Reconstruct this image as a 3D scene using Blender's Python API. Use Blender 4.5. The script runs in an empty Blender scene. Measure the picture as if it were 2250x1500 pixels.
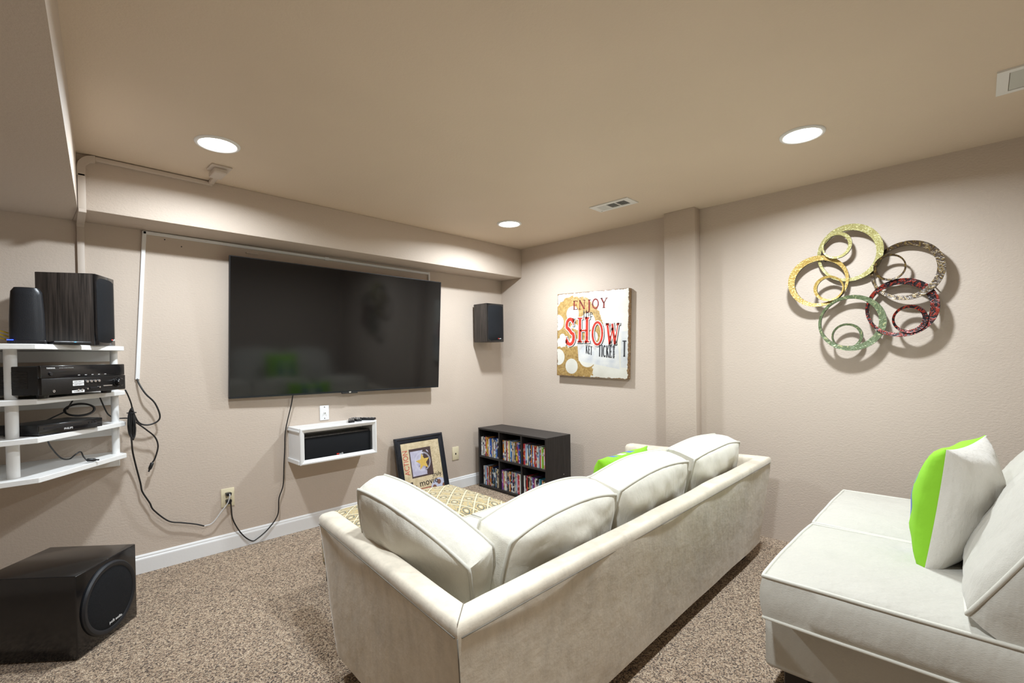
import bpy, bmesh, math, random
from mathutils import Vector, Matrix, noise
random.seed(7)
S = bpy.context.scene
COL = S.collection
PI = math.pi
R = math.radians

# ------------------------------------------------------------------ camera, world, exposure
cam_d = bpy.data.cameras.new('camera')
cam = bpy.data.objects.new('camera', cam_d); COL.objects.link(cam)
cam_d.sensor_width = 36.0
cam_d.lens = 1057.68 * 36.0 / 2250.0
cam_d.shift_y = 46.96 / 2250.0
cam_d.clip_start = 0.02
_yaw, _pitch, _roll = R(45.828), R(-0.795), R(-0.831)
_d = Vector((math.sin(_yaw) * math.cos(_pitch), math.cos(_yaw) * math.cos(_pitch), math.sin(_pitch)))
_r = Vector((math.cos(_yaw), -math.sin(_yaw), 0)); _u = _r.cross(_d)
_r2 = _r * math.cos(_roll) + _u * math.sin(_roll); _u2 = _u * math.cos(_roll) - _r * math.sin(_roll)
_m = Matrix((_r2, _u2, -_d)).transposed().to_4x4(); _m.translation = Vector((-3.304, -3.344, 1.174))
cam.matrix_world = _m
S.camera = cam

world = bpy.data.worlds.new('world'); S.world = world
world.use_nodes = True
world.node_tree.nodes['Background'].inputs[0].default_value = (0.9, 0.86, 0.8, 1)
world.node_tree.nodes['Background'].inputs[1].default_value = 0.05

S.view_settings.view_transform = 'Standard'
S.view_settings.look = 'None'
S.view_settings.gamma = 1.0
S.view_settings.exposure = 0.08
S.view_settings.use_curve_mapping = False
LAMP_W = 29.0
LAMP_COL = (0.86, 0.94, 1.0)

# ------------------------------------------------------------------ room measures (metres; corner of television wall and right wall = origin)
ZC = 2.168      # ceiling
ZS = 1.904      # underside of soffit
DS = 0.276      # soffit depth
XL, YB = -4.7, -4.15

# ------------------------------------------------------------------ node helpers
class NT:
    def __init__(s, name):
        s.m = bpy.data.materials.new(name); s.m.use_nodes = True
        s.t = s.m.node_tree; s.n = s.t.nodes; s.b = s.n['Principled BSDF']
    def node(s, typ, **kw):
        nd = s.n.new(typ)
        for k, v in kw.items(): setattr(nd, k, v)
        return nd
    def link(s, a, b): s.t.links.new(a, b)
    def val(s, sock, v):
        if hasattr(v, 'is_output') or isinstance(v, bpy.types.NodeSocket): s.link(v, sock)
        else: sock.default_value = v
    def math(s, op, a, b=None, c=None, clamp=False):
        nd = s.node('ShaderNodeMath', operation=op); nd.use_clamp = clamp
        s.val(nd.inputs[0], a)
        if b is not None: s.val(nd.inputs[1], b)
        if c is not None: s.val(nd.inputs[2], c)
        return nd.outputs[0]
    def coord(s, kind='Object'):
        return s.node('ShaderNodeTexCoord').outputs[kind]
    def mapping(s, vec, scale=(1, 1, 1), rot=(0, 0, 0), loc=(0, 0, 0)):
        nd = s.node('ShaderNodeMapping'); s.link(vec, nd.inputs[0])
        nd.inputs['Location'].default_value = loc; nd.inputs['Rotation'].default_value = rot; nd.inputs['Scale'].default_value = scale
        return nd.outputs[0]
    def noise(s, vec, scale, detail=2, rough=.5):
        nd = s.node('ShaderNodeTexNoise'); s.link(vec, nd.inputs['Vector'])
        nd.inputs['Scale'].default_value = scale; nd.inputs['Detail'].default_value = detail; nd.inputs['Roughness'].default_value = rough
        return nd.outputs['Fac']
    def ramp(s, fac, stops):
        nd = s.node('ShaderNodeValToRGB'); s.link(fac, nd.inputs[0]); e = nd.color_ramp.elements
        while len(e) < len(stops): e.new(.5)
        for i, (p, c) in enumerate(stops):
            e[i].position = p; e[i].color = (*c, 1) if len(c) == 3 else c
        return nd.outputs[0]
    def mix(s, fac, a, b):
        nd = s.node('ShaderNodeMix', data_type='RGBA')
        s.val(nd.inputs[0], fac)
        for sock, v in ((nd.inputs[6], a), (nd.inputs[7], b)):
            if isinstance(v, tuple): sock.default_value = (*v[:3], 1)
            else: s.link(v, sock)
        return nd.outputs[2]
    def bump(s, h, dist, strength=1.0):
        nd = s.node('ShaderNodeBump'); nd.inputs['Distance'].default_value = dist; nd.inputs['Strength'].default_value = strength
        s.link(h, nd.inputs['Height']); s.link(nd.outputs[0], s.b.inputs['Normal'])
    def sep(s, vec):
        nd = s.node('ShaderNodeSeparateXYZ'); s.link(vec, nd.inputs[0]); return nd.outputs
    def col(s, c):
        if isinstance(c, tuple): s.b.inputs['Base Color'].default_value = (*c[:3], 1)
        else: s.link(c, s.b.inputs['Base Color'])
    def disc(s, x, y, cx, cy, r):           # 1 inside a circle
        dx = s.math('SUBTRACT', x, cx); dy = s.math('SUBTRACT', y, cy)
        q = s.math('ADD', s.math('MULTIPLY', dx, dx), s.math('MULTIPLY', dy, dy))
        return s.math('LESS_THAN', q, r * r)
    def rect(s, x, y, x0, x1, y0, y1):
        a = s.math('MULTIPLY', s.math('GREATER_THAN', x, x0), s.math('LESS_THAN', x, x1))
        b = s.math('MULTIPLY', s.math('GREATER_THAN', y, y0), s.math('LESS_THAN', y, y1))
        return s.math('MULTIPLY', a, b)

def pbr(name, col, rough=.5, metal=0, spec=.5, bump=None, var=None, sheen=0, coat=0, emit=None, sheen_rough=.4):
    t = NT(name); b = t.b
    b.inputs['Roughness'].default_value = rough; b.inputs['Metallic'].default_value = metal
    b.inputs['Specular IOR Level'].default_value = spec
    if sheen:
        b.inputs['Sheen Weight'].default_value = sheen; b.inputs['Sheen Roughness'].default_value = sheen_rough
    if coat:
        b.inputs['Coat Weight'].default_value = coat; b.inputs['Coat Roughness'].default_value = .08
    if emit:
        b.inputs['Emission Color'].default_value = (*emit[0], 1); b.inputs['Emission Strength'].default_value = emit[1]
    v = t.coord()
    if var:
        f = t.noise(v, var[0], 4)
        c2 = tuple(max(0, min(1, c * (1 - var[1]))) for c in col); c1 = tuple(min(1, c * (1 + var[1])) for c in col)
        t.col(t.ramp(f, [(.3, c2), (.7, c1)]))
    else: t.col(col)
    if bump: t.bump(t.noise(v, bump[0], bump[2] if len(bump) > 2 else 3), bump[1])
    return t.m

WALLC = (0.565, 0.478, 0.402)
def wall_mat(name, col, bdist=.003):
    t = NT(name); v = t.coord()
    big = t.noise(v, 1.3, 3); t.col(t.ramp(big, [(.3, tuple(c * .97 for c in col)), (.7, tuple(min(1, c * 1.03) for c in col))]))
    t.b.inputs['Roughness'].default_value = .62; t.b.inputs['Specular IOR Level'].default_value = .3
    h = t.math('ADD', t.noise(t.mapping(v, (1, 1, 1.5)), 75, 3, .6), t.math('MULTIPLY', t.noise(v, 260, 2), .35))
    t.bump(h, bdist, .55)
    return t.m
MAT = {}
MAT['wall'] = wall_mat('wall_paint', WALLC)
MAT['ceiling'] = wall_mat('ceiling_paint', (0.69, 0.57, 0.445), .002)
MAT['trim'] = pbr('white_trim_paint', (.80, .80, .80), .35, bump=(40, .0006))
MAT['shelf'] = pbr('white_shelf_paint', (.80, .80, .79), .4, bump=(60, .0006), var=(3, .03))
MAT['raceway_beige'] = pbr('beige_raceway_plastic', (.56, .48, .41), .5, var=(6, .04))
MAT['raceway_white'] = pbr('white_raceway_plastic', (.80, .80, .80), .35, var=(6, .02))
MAT['ivory'] = pbr('ivory_plastic', (.74, .66, .46), .35, var=(8, .03))
MAT['black_plastic'] = pbr('black_plastic', (.010, .010, .012), .35, bump=(300, .0003))
MAT['cable'] = pbr('black_cable_rubber', (.008, .008, .009), .42, bump=(200, .0002))
MAT['cable_grey'] = pbr('pale_cable_rubber', (.6, .6, .6), .4, bump=(200, .0002))
MAT['cable_yellow'] = pbr('yellow_cable_rubber', (.75, .52, .03), .4, bump=(200, .0002))
MAT['metal_dark'] = pbr('dark_metal', (.05, .05, .055), .35, .8, bump=(100, .0003))
MAT['chrome'] = pbr('bright_metal', (.75, .75, .76), .25, 1.0, bump=(100, .0001))
MAT['gloss_black'] = pbr('glossy_black_lacquer', (.006, .006, .007), .16, coat=.2, bump=(50, .0002))
MAT['white_print'] = pbr('white_print', (.8, .8, .8), .5, bump=(100, .0001))
MAT['red_print'] = pbr('red_print', (.62, .03, .02), .5, bump=(100, .0001))
MAT['dark_wood_leg'] = pbr('dark_stained_wood', (.018, .012, .009), .4, var=(12, .3), bump=(50, .0004))

def cloth_grille():
    t = NT('black_speaker_cloth'); v = t.coord()
    f = t.noise(v, 700, 1); t.col(t.ramp(f, [(.35, (.003, .0035, .0045)), (.7, (.014, .016, .020))]))
    t.b.inputs['Roughness'].default_value = .8; t.b.inputs['Specular IOR Level'].default_value = .25
    t.bump(f, .0008); return t.m
MAT['grille'] = cloth_grille()

def ash(name='black_ash_veneer', a=(.012, .010, .009), b=(.075, .06, .052)):
    t = NT(name); v = t.coord()
    f = t.noise(t.mapping(v, (170, 170, 5)), 1.0, 4, .65)
    g = t.noise(t.mapping(v, (60, 60, 2)), 1.0, 2)
    t.col(t.ramp(t.math('MULTIPLY', f, t.math('ADD', g, .55)), [(.35, a), (.75, b)]))
    t.b.inputs['Roughness'].default_value = .45; t.bump(f, .0005); return t.m
MAT['ash'] = ash()
MAT['bookcase'] = ash('espresso_laminate', (.008, .007, .007), (.032, .028, .028))

def carpet():
    t = NT('speckled_carpet'); v = t.coord()
    vo = t.node('ShaderNodeTexVoronoi'); t.link(v, vo.inputs['Vector']); vo.inputs['Scale'].default_value = 210
    rgb = t.node('ShaderNodeSeparateColor'); t.link(vo.outputs['Color'], rgb.inputs[0])
    c = t.ramp(rgb.outputs[0], [(0, (.050, .034, .025)), (.22, (.15, .105, .074)), (.44, (.41, .29, .19)), (.66, (.58, .43, .295)), (.86, (.76, .61, .44)), (1, (.36, .22, .15))])
    big = t.noise(v, 2.2, 3)
    c2 = t.mix(t.math('MULTIPLY', big, .22), c, (.22, .15, .11))
    t.col(c2); t.b.inputs['Roughness'].default_value = .95; t.b.inputs['Specular IOR Level'].default_value = .1
    t.b.inputs['Sheen Weight'].default_value = .15
    h = t.math('ADD', t.math('MULTIPLY', vo.outputs['Distance'], -1.0), t.math('MULTIPLY', t.noise(v, 90, 2), .6))
    t.bump(h, .006); return t.m
MAT['carpet'] = carpet()

def suede(name, col, sheen=.35):
    t = NT(name); v = t.coord()
    a = t.noise(t.mapping(v, (1, 1, .7)), 7, 5, .65); b = t.noise(t.mapping(v, (26, 26, 9), (0, R(28), R(20))), 1, 4, .6)
    f = t.math('ADD', t.math('MULTIPLY', a, .55), t.math('MULTIPLY', b, .45))
    t.col(t.ramp(f, [(.32, tuple(c * .82 for c in col)), (.50, col), (.68, tuple(min(1, c * 1.12) for c in col))]))
    t.b.inputs['Roughness'].default_value = .9; t.b.inputs['Specular IOR Level'].default_value = .15
    t.b.inputs['Sheen Weight'].default_value = sheen; t.b.inputs['Sheen Roughness'].default_value = .35
    h = t.math('ADD', t.math('MULTIPLY', t.noise(v, 9, 4, .6), 1.0), t.math('MULTIPLY', t.noise(v, 420, 2), .06))
    t.bump(h, .006, .6); return t.m
MAT['suede'] = suede('cream_microsuede', (.665, .595, .485))
def twill(name, col):
    t = NT(name); v = t.coord()
    f = t.noise(v, 5, 4); w = t.noise(t.mapping(v, (500, 160, 500), (0, R(35), 0)), 1, 2)
    t.col(t.ramp(t.math('ADD', t.math('MULTIPLY', f, .6), t.math('MULTIPLY', w, .4)), [(.3, tuple(c * .94 for c in col)), (.7, tuple(min(1, c * 1.04) for c in col))]))
    t.b.inputs['Roughness'].default_value = .9; t.b.inputs['Specular IOR Level'].default_value = .15
    t.b.inputs['Sheen Weight'].default_value = .2
    wr = t.noise(t.mapping(v, (9, 9, 3.5), (0, R(20), R(15))), 1, 4, .55)
    t.bump(t.math('ADD', t.math('MULTIPLY', wr, 1.0), t.math('MULTIPLY', w, .05)), .022, .7); return t.m
MAT['twill'] = twill('cream_cotton_twill', (.71, .68, .595))
MAT['twill2'] = twill('pale_cream_cotton_twill', (.51, .487, .43))
MAT['seam'] = pbr('cream_piping_cord', (.60, .58, .51), .9, bump=(300, .0005), sheen=.2)
MAT['seam_dark'] = pbr('stitched_seam_thread', (.17, .15, .12), .9, bump=(300, .0005))
MAT['green'] = twill('lime_green_cotton', (.24, .56, .02))
MAT['white_cotton'] = twill('white_cotton', (.72, .69, .63))

def argyle():
    t = NT('lime_green_argyle_cotton'); x, y, z = t.sep(t.coord())
    u = t.math('ADD', t.math('MULTIPLY', x, 13.0), t.math('MULTIPLY', z, 8.0)); w = t.math('SUBTRACT', t.math('MULTIPLY', x, 13.0), t.math('MULTIPLY', z, 8.0))
    ck = t.math('MODULO', t.math('ADD', t.math('FLOOR', t.math('ADD', u, 40)), t.math('FLOOR', t.math('ADD', w, 40))), 2.0)
    stripe = t.math('MULTIPLY', t.math('LESS_THAN', t.math('ABSOLUTE', x), .105), t.math('LESS_THAN', t.math('ABSOLUTE', t.math('SUBTRACT', z, .175)), .135))
    al = t.math('MODULO', t.math('FLOOR', t.math('ADD', t.math('MULTIPLY', x, 13.0), 40.5)), 2.0)
    c = t.mix(al, (.62, .65, .62), (.10, .16, .45))
    c = t.mix(t.math('MULTIPLY', ck, stripe), (.24, .56, .02), c)
    t.col(c); t.b.inputs['Roughness'].default_value = .9
    t.bump(t.noise(t.coord(), 8, 4), .01, .5); return t.m
MAT['argyle'] = argyle()

def damask():
    t = NT('gold_diamond_medallion_fabric'); v = t.coord(); x, y, z = t.sep(v)
    zz = t.math('MULTIPLY', t.math('MINIMUM', z, .35), .9)
    a = t.math('MULTIPLY', t.math('ADD', t.math('ADD', x, t.math('MULTIPLY', y, .95)), t.math('ADD', zz, 7.0)), 10.2)
    b = t.math('MULTIPLY', t.math('ADD', t.math('SUBTRACT', x, t.math('MULTIPLY', y, .95)), t.math('ADD', zz, 7.0)), 10.2)
    fa = t.math('ABSOLUTE', t.math('SUBTRACT', t.math('FRACT', a), .5)); fb = t.math('ABSOLUTE', t.math('SUBTRACT', t.math('FRACT', b), .5))
    mx = t.math('MAXIMUM', fa, fb)
    r = t.math('SQRT', t.math('ADD', t.math('MULTIPLY', fa, fa), t.math('MULTIPLY', fb, fb)))
    wob = t.math('MULTIPLY', t.math('SUBTRACT', t.noise(v, 60, 2), .5), .12)
    r2 = t.math('ADD', r, wob)
    med = t.math('MODULO', t.math('ADD', t.math('FLOOR', a), t.math('FLOOR', b)), 2.0)
    base = t.ramp(t.noise(v, 120, 3), [(.3, (.40, .30, .13)), (.7, (.54, .42, .22))])
    line = t.math('GREATER_THAN', mx, .455)
    scroll = t.math('MULTIPLY', t.math('GREATER_THAN', t.math('ADD', mx, wob), .36), t.math('LESS_THAN', t.math('ADD', mx, wob), .42))
    scr = t.math('MULTIPLY', scroll, t.math('GREATER_THAN', t.noise(v, 90, 1), .45))
    ring = t.math('MULTIPLY', t.math('GREATER_THAN', r2, .20), t.math('LESS_THAN', r2, .29))
    core = t.math('LESS_THAN', r2, .12)
    vein = t.math('MULTIPLY', t.math('GREATER_THAN', t.noise(v, 75, 2), .58), t.math('LESS_THAN', mx, .33))
    c = t.mix(scr, base, (.14, .15, .13))
    c = t.mix(t.math('MULTIPLY', vein, t.math('SUBTRACT', 1.0, med)), c, (.36, .34, .24))
    c = t.mix(t.math('MULTIPLY', ring, med), c, (.13, .14, .12))
    c = t.mix(t.math('MULTIPLY', core, med), c, (.66, .58, .40))
    c = t.mix(line, c, (.68, .60, .42))
    t.col(c); t.b.inputs['Roughness'].default_value = .85; t.b.inputs['Sheen Weight'].default_value = .15
    t.bump(t.noise(v, 350, 2), .001); return t.m
MAT['damask'] = damask()

# ------------------------------------------------------------------ object helpers
def mesh_obj(name, bm, mat, parent=None, smooth=None):
    me = bpy.data.meshes.new(name); bmesh.ops.recalc_face_normals(bm, faces=bm.faces[:])
    bm.to_mesh(me); bm.free()
    for m in (mat if isinstance(mat, (list, tuple)) else [mat]): me.materials.append(MAT[m] if isinstance(m, str) else m)
    o = bpy.data.objects.new(name, me); COL.objects.link(o)
    if parent is not None:
        o.parent = parent
    if smooth is not None:
        me.polygons.foreach_set('use_smooth', [True] * len(me.polygons))
        if smooth < 180:
            me.set_sharp_from_angle(angle=R(smooth))
    return o
def tag(o, label, cat, group=None):
    o['label'] = label; o['category'] = cat
    if group: o['group'] = group
    return o
def thing(name, label, cat, loc=(0, 0, 0), rot=(0, 0, 0), group=None):
    o = bpy.data.objects.new(name, None); COL.objects.link(o); o.empty_display_size = .05
    o.location = loc; o.rotation_euler = rot
    return tag(o, label, cat, group)
def struct(name, bm, mat, smooth=None):
    o = mesh_obj(name, bm, mat, None, smooth); o['kind'] = 'structure'; return o
def NB(): return bmesh.new()

def box(bm, x0, x1, y0, y1, z0, z1, bev=0, seg=1, mi=0):
    vs = [bm.verts.new(p) for p in ((x0, y0, z0), (x1, y0, z0), (x1, y1, z0), (x0, y1, z0), (x0, y0, z1), (x1, y0, z1), (x1, y1, z1), (x0, y1, z1))]
    fs = [bm.faces.new([vs[i] for i in q]) for q in ((0, 3, 2, 1), (4, 5, 6, 7), (0, 1, 5, 4), (1, 2, 6, 5), (2, 3, 7, 6), (3, 0, 4, 7))]
    for f in fs: f.material_index = mi
    if bev:
        es = list({e for f in fs for e in f.edges})
        r = bmesh.ops.bevel(bm, geom=es, offset=bev, segments=seg, profile=.5, affect='EDGES')
        for f in r['faces']: f.material_index = mi
    return vs
def prism(bm, poly, a0, a1, axis='z', bev=0, seg=1):
    def mk(p, h): return {'z': (p[0], p[1], h), 'y': (p[0], h, p[1]), 'x': (h, p[0], p[1])}[axis]
    A = [bm.verts.new(mk(p, a0)) for p in poly]; B = [bm.verts.new(mk(p, a1)) for p in poly]
    fs = [bm.faces.new(A[::-1]), bm.faces.new(B)]; n = len(poly)
    for i in range(n): fs.append(bm.faces.new((A[i], A[(i + 1) % n], B[(i + 1) % n], B[i])))
    if bev:
        es = list({e for f in fs for e in f.edges})
        bmesh.ops.bevel(bm, geom=es, offset=bev, segments=seg, profile=.5, affect='EDGES')
def catmull(pts, sub=6, closed=False):
    pts = [Vector(p) for p in pts]; n = len(pts); out = []
    rng = range(n) if closed else range(n - 1)
    for i in rng:
        p0 = pts[(i - 1) % n] if closed or i > 0 else pts[0]
        p1 = pts[i]; p2 = pts[(i + 1) % n]
        p3 = pts[(i + 2) % n] if closed or i + 2 < n else pts[-1]
        for k in range(sub):
            t = k / sub
            out.append(.5 * ((2 * p1) + (-p0 + p2) * t + (2 * p0 - 5 * p1 + 4 * p2 - p3) * t * t + (-p0 + 3 * p1 - 3 * p2 + p3) * t ** 3))
    if not closed: out.append(pts[-1])
    return out
def tube(bm, pts, rad, seg=8, closed=False, mi=0):
    pts = [Vector(p) for p in pts]; n = len(pts); rings = []; up = None
    for i, p in enumerate(pts):
        a = pts[(i - 1) % n] if closed or i > 0 else pts[0]; b = pts[(i + 1) % n] if closed or i < n - 1 else pts[-1]
        t = (b - a)
        if t.length < 1e-9: t = Vector((0, 0, 1))
        t.normalize()
        if up is None:
            up = Vector((0, 0, 1)) if abs(t.z) < .9 else Vector((1, 0, 0))
        u = up - t * up.dot(t)
        if u.length < 1e-6: u = t.orthogonal()
        u.normalize(); up = u; v = t.cross(u)
        r = rad[i] if isinstance(rad, (list, tuple)) else rad
        rings.append([bm.verts.new(p + (u * math.cos(2 * PI * k / seg) + v * math.sin(2 * PI * k / seg)) * r) for k in range(seg)])
    m = n if closed else n - 1
    for i in range(m):
        A, B = rings[i], rings[(i + 1) % n]
        for k in range(seg):
            f = bm.faces.new((A[k], A[(k + 1) % seg], B[(k + 1) % seg], B[k])); f.material_index = mi
    if not closed:
        bm.faces.new(rings[0][::-1]).material_index = mi; bm.faces.new(rings[-1]).material_index = mi
def lathe(bm, prof, seg=32, axis='z', c=(0, 0, 0), mi=0):
    rings = []
    def mk(r, h, a):
        q = {'z': (r * math.cos(a), r * math.sin(a), h), 'y': (r * math.cos(a), h, r * math.sin(a)), 'x': (h, r * math.cos(a), r * math.sin(a))}[axis]
        return (q[0] + c[0], q[1] + c[1], q[2] + c[2])
    for r, h in prof:
        if r < 1e-6: rings.append([bm.verts.new(mk(0, h, 0))])
        else: rings.append([bm.verts.new(mk(r, h, 2 * PI * k / seg)) for k in range(seg)])
    for A, B in zip(rings, rings[1:]):
        for k in range(seg):
            q = [A[k % len(A)], A[(k + 1) % len(A)], B[(k + 1) % len(B)], B[k % len(B)]]
            q = [v for i, v in enumerate(q) if v not in q[:i]]
            if len(q) > 2: bm.faces.new(q).material_index = mi
def grid_faces(bm, rows, closed_u=False, mi=0):
    for A, B in zip(rows, rows[1:]):
        n = len(A)
        for k in range(n if closed_u else n - 1):
            f = bm.faces.new((A[k], A[(k + 1) % n], B[(k + 1) % n], B[k])); f.material_index = mi

def text_bm(txt, size, depth=.0004):
    cu = bpy.data.curves.new('txt', 'FONT'); cu.body = txt; cu.size = size; cu.align_x = 'CENTER'; cu.align_y = 'CENTER'; cu.extrude = depth; cu.resolution_u = 3
    ob = bpy.data.objects.new('txt', cu); COL.objects.link(ob)
    dg = bpy.context.evaluated_depsgraph_get(); me = bpy.data.meshes.new_from_object(ob.evaluated_get(dg))
    bm = bmesh.new(); bm.from_mesh(me)
    bpy.data.objects.remove(ob); bpy.data.curves.remove(cu); bpy.data.meshes.remove(me)
    return bm
def place(bm, o, ex, ey):                    # text plane x,y -> world axes ex, ey at origin o
    ex = Vector(ex).normalized(); ey = Vector(ey).normalized(); ez = ex.cross(ey)
    M = Matrix((ex, ey, ez)).transposed().to_4x4(); M.translation = Vector(o)
    bm.transform(M); return bm

# ------------------------------------------------------------------ the room
T = .12
bm = NB(); box(bm, XL - T, T, YB - T, T, -.10, 0); struct('floor', bm, 'carpet')
bm = NB(); box(bm, XL - T, T, YB - T, T, ZC, ZC + .1); struct('ceiling', bm, 'ceiling')
bm = NB(); box(bm, XL - T, T, 0, T, 0, ZC); struct('wall_television', bm, 'wall')
bm = NB(); box(bm, 0, T, YB - T, 0, 0, ZC); struct('wall_right', bm, 'wall')
bm = NB(); box(bm, XL - T, T, YB - T, YB, 0, ZC); struct('wall_back', bm, 'wall')
bm = NB(); box(bm, XL - T, XL, YB, 0, 0, ZC); struct('wall_left', bm, 'wall')
bm = NB(); box(bm, -3.088, 0, -DS, 0, ZS, ZC, .004, 2); struct('wall_soffit', bm, 'wall', 40)
bm = NB(); prism(bm, [(XL, 0), (-3.088, 0), (-3.088, -DS), (-3.33, -2.85), (-3.46, YB), (XL, YB)], ZS, ZC, bev=.003); struct('wall_bulkhead', bm, 'wall')
bm = NB(); box(bm, -.084, 0, -1.96, -1.737, 0, ZC, .004, 2); struct('wall_pilaster', bm, 'wall', 40)
bm = NB()
prism(bm, [(0, 0), (-.014, 0), (-.014, .076), (-.012, .082), (-.009, .085), (-.0085, .093), (-.005, .099), (0, .101)], XL, 0, axis='x')
struct('baseboard_television', bm, 'trim')
bm = NB(); prism(bm, [(0, 0), (.014, 0), (.014, .08), (.008, .09), (.005, .101), (0, .101)], XL, 0, axis='x')
bm.transform(Matrix.Translation((0, YB, 0))); struct('baseboard_back', bm, 'trim')

# ------------------------------------------------------------------ recessed ceiling lights
MAT['lens'] = pbr('glowing_lamp_lens', (.9, .9, .9), .5, emit=((1, .98, .95), 14.0))
MAT['lamp_trim'] = pbr('white_lamp_trim', (.82, .82, .81), .4, bump=(60, .0004))
def can_light(x, y, label, power=LAMP_W):
    t = thing('ceiling_light', label, 'ceiling light', (x, y, ZC), group='recessed ceiling lights')
    bm = NB(); lathe(bm, [(.092, 0), (.092, -.003), (.089, -.007), (.084, -.009), (.078, -.008), (.074, -.004), (.074, 0)], 40)
    mesh_obj('trim_ring', bm, 'lamp_trim', t, 50)
    bm = NB(); lathe(bm, [(0, -.0045), (.045, -.0045), (.073, -.003), (.073, 0), (0, 0)], 40)  # lens disc widened into the trim to stand in for bloom
    mesh_obj('lens', bm, 'lens', t, 50)
    L = bpy.data.lights.new('lamp', 'AREA'); L.shape = 'DISK'; L.size = .115; L.energy = power; L.color = LAMP_COL; L.spread = R(165)
    o = bpy.data.objects.new('lamp', L); COL.objects.link(o); o.parent = t; o.location = (0, 0, -.011)
can_light(-2.640, -.834, 'glowing recessed ceiling light beside the soffit, above the television', LAMP_W * .80)
can_light(-.708, -.815, 'glowing recessed ceiling light nearest the room corner, left of the air vent')
can_light(-.782, -2.763, 'glowing recessed ceiling light above the metal ring wall sculpture')
can_light(-2.640, -2.763, 'recessed ceiling light overhead in the aisle behind the long cream sofa')

# ------------------------------------------------------------------ ceiling vent and ceiling panel
t = thing('air_vent', 'white rectangular metal air vent in the ceiling near the pilaster', 'vent', (-.529, -1.605, ZC))
def rect_frame(bm, hx, hy, ix, iy, z0, z1, ox=0, oy=0):
    box(bm, -hx + ox, hx + ox, -hy + oy, -iy + oy, z0, z1); box(bm, -hx + ox, hx + ox, iy + oy, hy + oy, z0, z1)
    box(bm, -hx + ox, -ix + ox, -iy + oy, iy + oy, z0, z1); box(bm, ix + ox, hx + ox, -iy + oy, iy + oy, z0, z1)
MAT['vent_white'] = pbr('white_enamel', (.74, .73, .70), .4, bump=(80, .0003))
MAT['vent_dark'] = pbr('dark_duct', (.05, .05, .05), .7, bump=(80, .0003))
bm = NB(); rect_frame(bm, .071, .1445, .042, .105, -.006, 0); mesh_obj('frame', bm, 'vent_white', t)
bm = NB(); box(bm, -.042, .042, -.105, .105, -.0012, 0); mesh_obj('duct_opening', bm, 'vent_dark', t)
for yy in (.03, -.036):
    bm = NB(); box(bm, -.042, .042, yy, yy + .006, -.006, -.001); mesh_obj('divider', bm, 'vent_white', t)
for sec, (y0, y1) in enumerate(((.036, .105), (-.03, .03), (-.105, -.036))):
    n = 7
    for k in range(n):
        bm = NB()
        if sec == 1:
            xx = -.038 + .076 * (k + .5) / n; prism(bm, [(xx + .0045, -.001), (xx + .006, -.001), (xx - .0015, -.006), (xx - .003, -.006)], y0, y1, axis='y')
        else:
            w = (y1 - y0) / n; yy = y0 + w * (k + .5); s = 1 if sec == 0 else -1
            prism(bm, [(yy - s * .0035, -.001), (yy - s * .0022, -.001), (yy + s * .0035, -.006), (yy + s * .0022, -.006)], -.042, .042, axis='x')
        mesh_obj('louver', bm, 'vent_white', t)
bm = NB(); box(bm, .05, .056, .118, .128, -.011, -.006, .001); mesh_obj('damper_lever', bm, 'vent_white', t)

t = thing('ceiling_speaker', 'white framed rectangular speaker grille set in the ceiling at the right picture edge', 'speaker', (-.722, -3.55, ZC))
bm = NB(); rect_frame(bm, .110, .160, .086, .128, -.007, 0); mesh_obj('frame', bm, pbr('dull_white_plastic', (.78, .77, .74), .5, bump=(80, .0003)), t)
bm = NB(); box(bm, -.084, .084, -.126, .126, -.005, 0, .001); mesh_obj('grille', bm, pbr('grey_perforated_metal', (.60, .60, .55), .6, bump=(900, .001)), t)

# ------------------------------------------------------------------ cable raceways
t = thing('cable_raceway', 'beige cable raceway running along the soffit and down the wall behind the speaker', 'raceway', (-3.06, 0, 1.27))
def rel(bm, t): bm.transform(Matrix.Translation(-Vector(t.location))); return bm
def part(name, bm, mat, t, smooth=None): return mesh_obj(name, rel(bm, t), mat, t, smooth)
bm = NB(); box(bm, -3.075, -3.045, -.018, 0, 1.27, 1.875, .003, 2); part('wall_channel', bm, 'raceway_beige', t, 40)
bm = NB(); box(bm, -3.087, -3.057, -DS - .018, -DS, ZS - .003, 2.07, .003, 2); part('soffit_channel', bm, 'raceway_beige', t, 40)
bm = NB(); prism(bm, [(-3.087, -DS - .018), (-3.057, -DS - .018), (-3.057, -DS), (-3.045, -.03), (-3.045, 0), (-3.075, 0), (-3.075, -.03), (-3.087, -DS)], ZS - .018, ZS, bev=.002); part('underside_channel', bm, 'raceway_beige', t)
bm = NB(); box(bm, -3.0755, -3.0445, -.019, 0, 1.873, ZS, .003, 2); part('inside_corner', bm, 'raceway_beige', t, 40)
bm = NB(); box(bm, -3.02, -2.525, -DS - .016, -DS, 2.142, 2.164, .003, 2); part('ceiling_channel', bm, 'raceway_beige', t, 40)
bm = NB()
rows = []
for k in range(9):
    a = PI / 2 * k / 8
    c = Vector((-3.02, 0, 2.097))
    rows.append([bm.verts.new((c.x - r_ * math.sin(PI / 2 - a) if False else c.x - r_ * math.cos(a), yy, c.z + r_ * math.sin(a))) for r_, yy in ((.037, -DS), (.037, -DS - .018), (.068, -DS - .018), (.068, -DS))])
grid_faces(bm, rows, True); bm.faces.new(rows[0][::-1]); bm.faces.new(rows[-1])
box(bm, -3.088, -3.057, -DS - .018, -DS, 2.06, 2.097); part('elbow', bm, 'raceway_beige', t)
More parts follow.
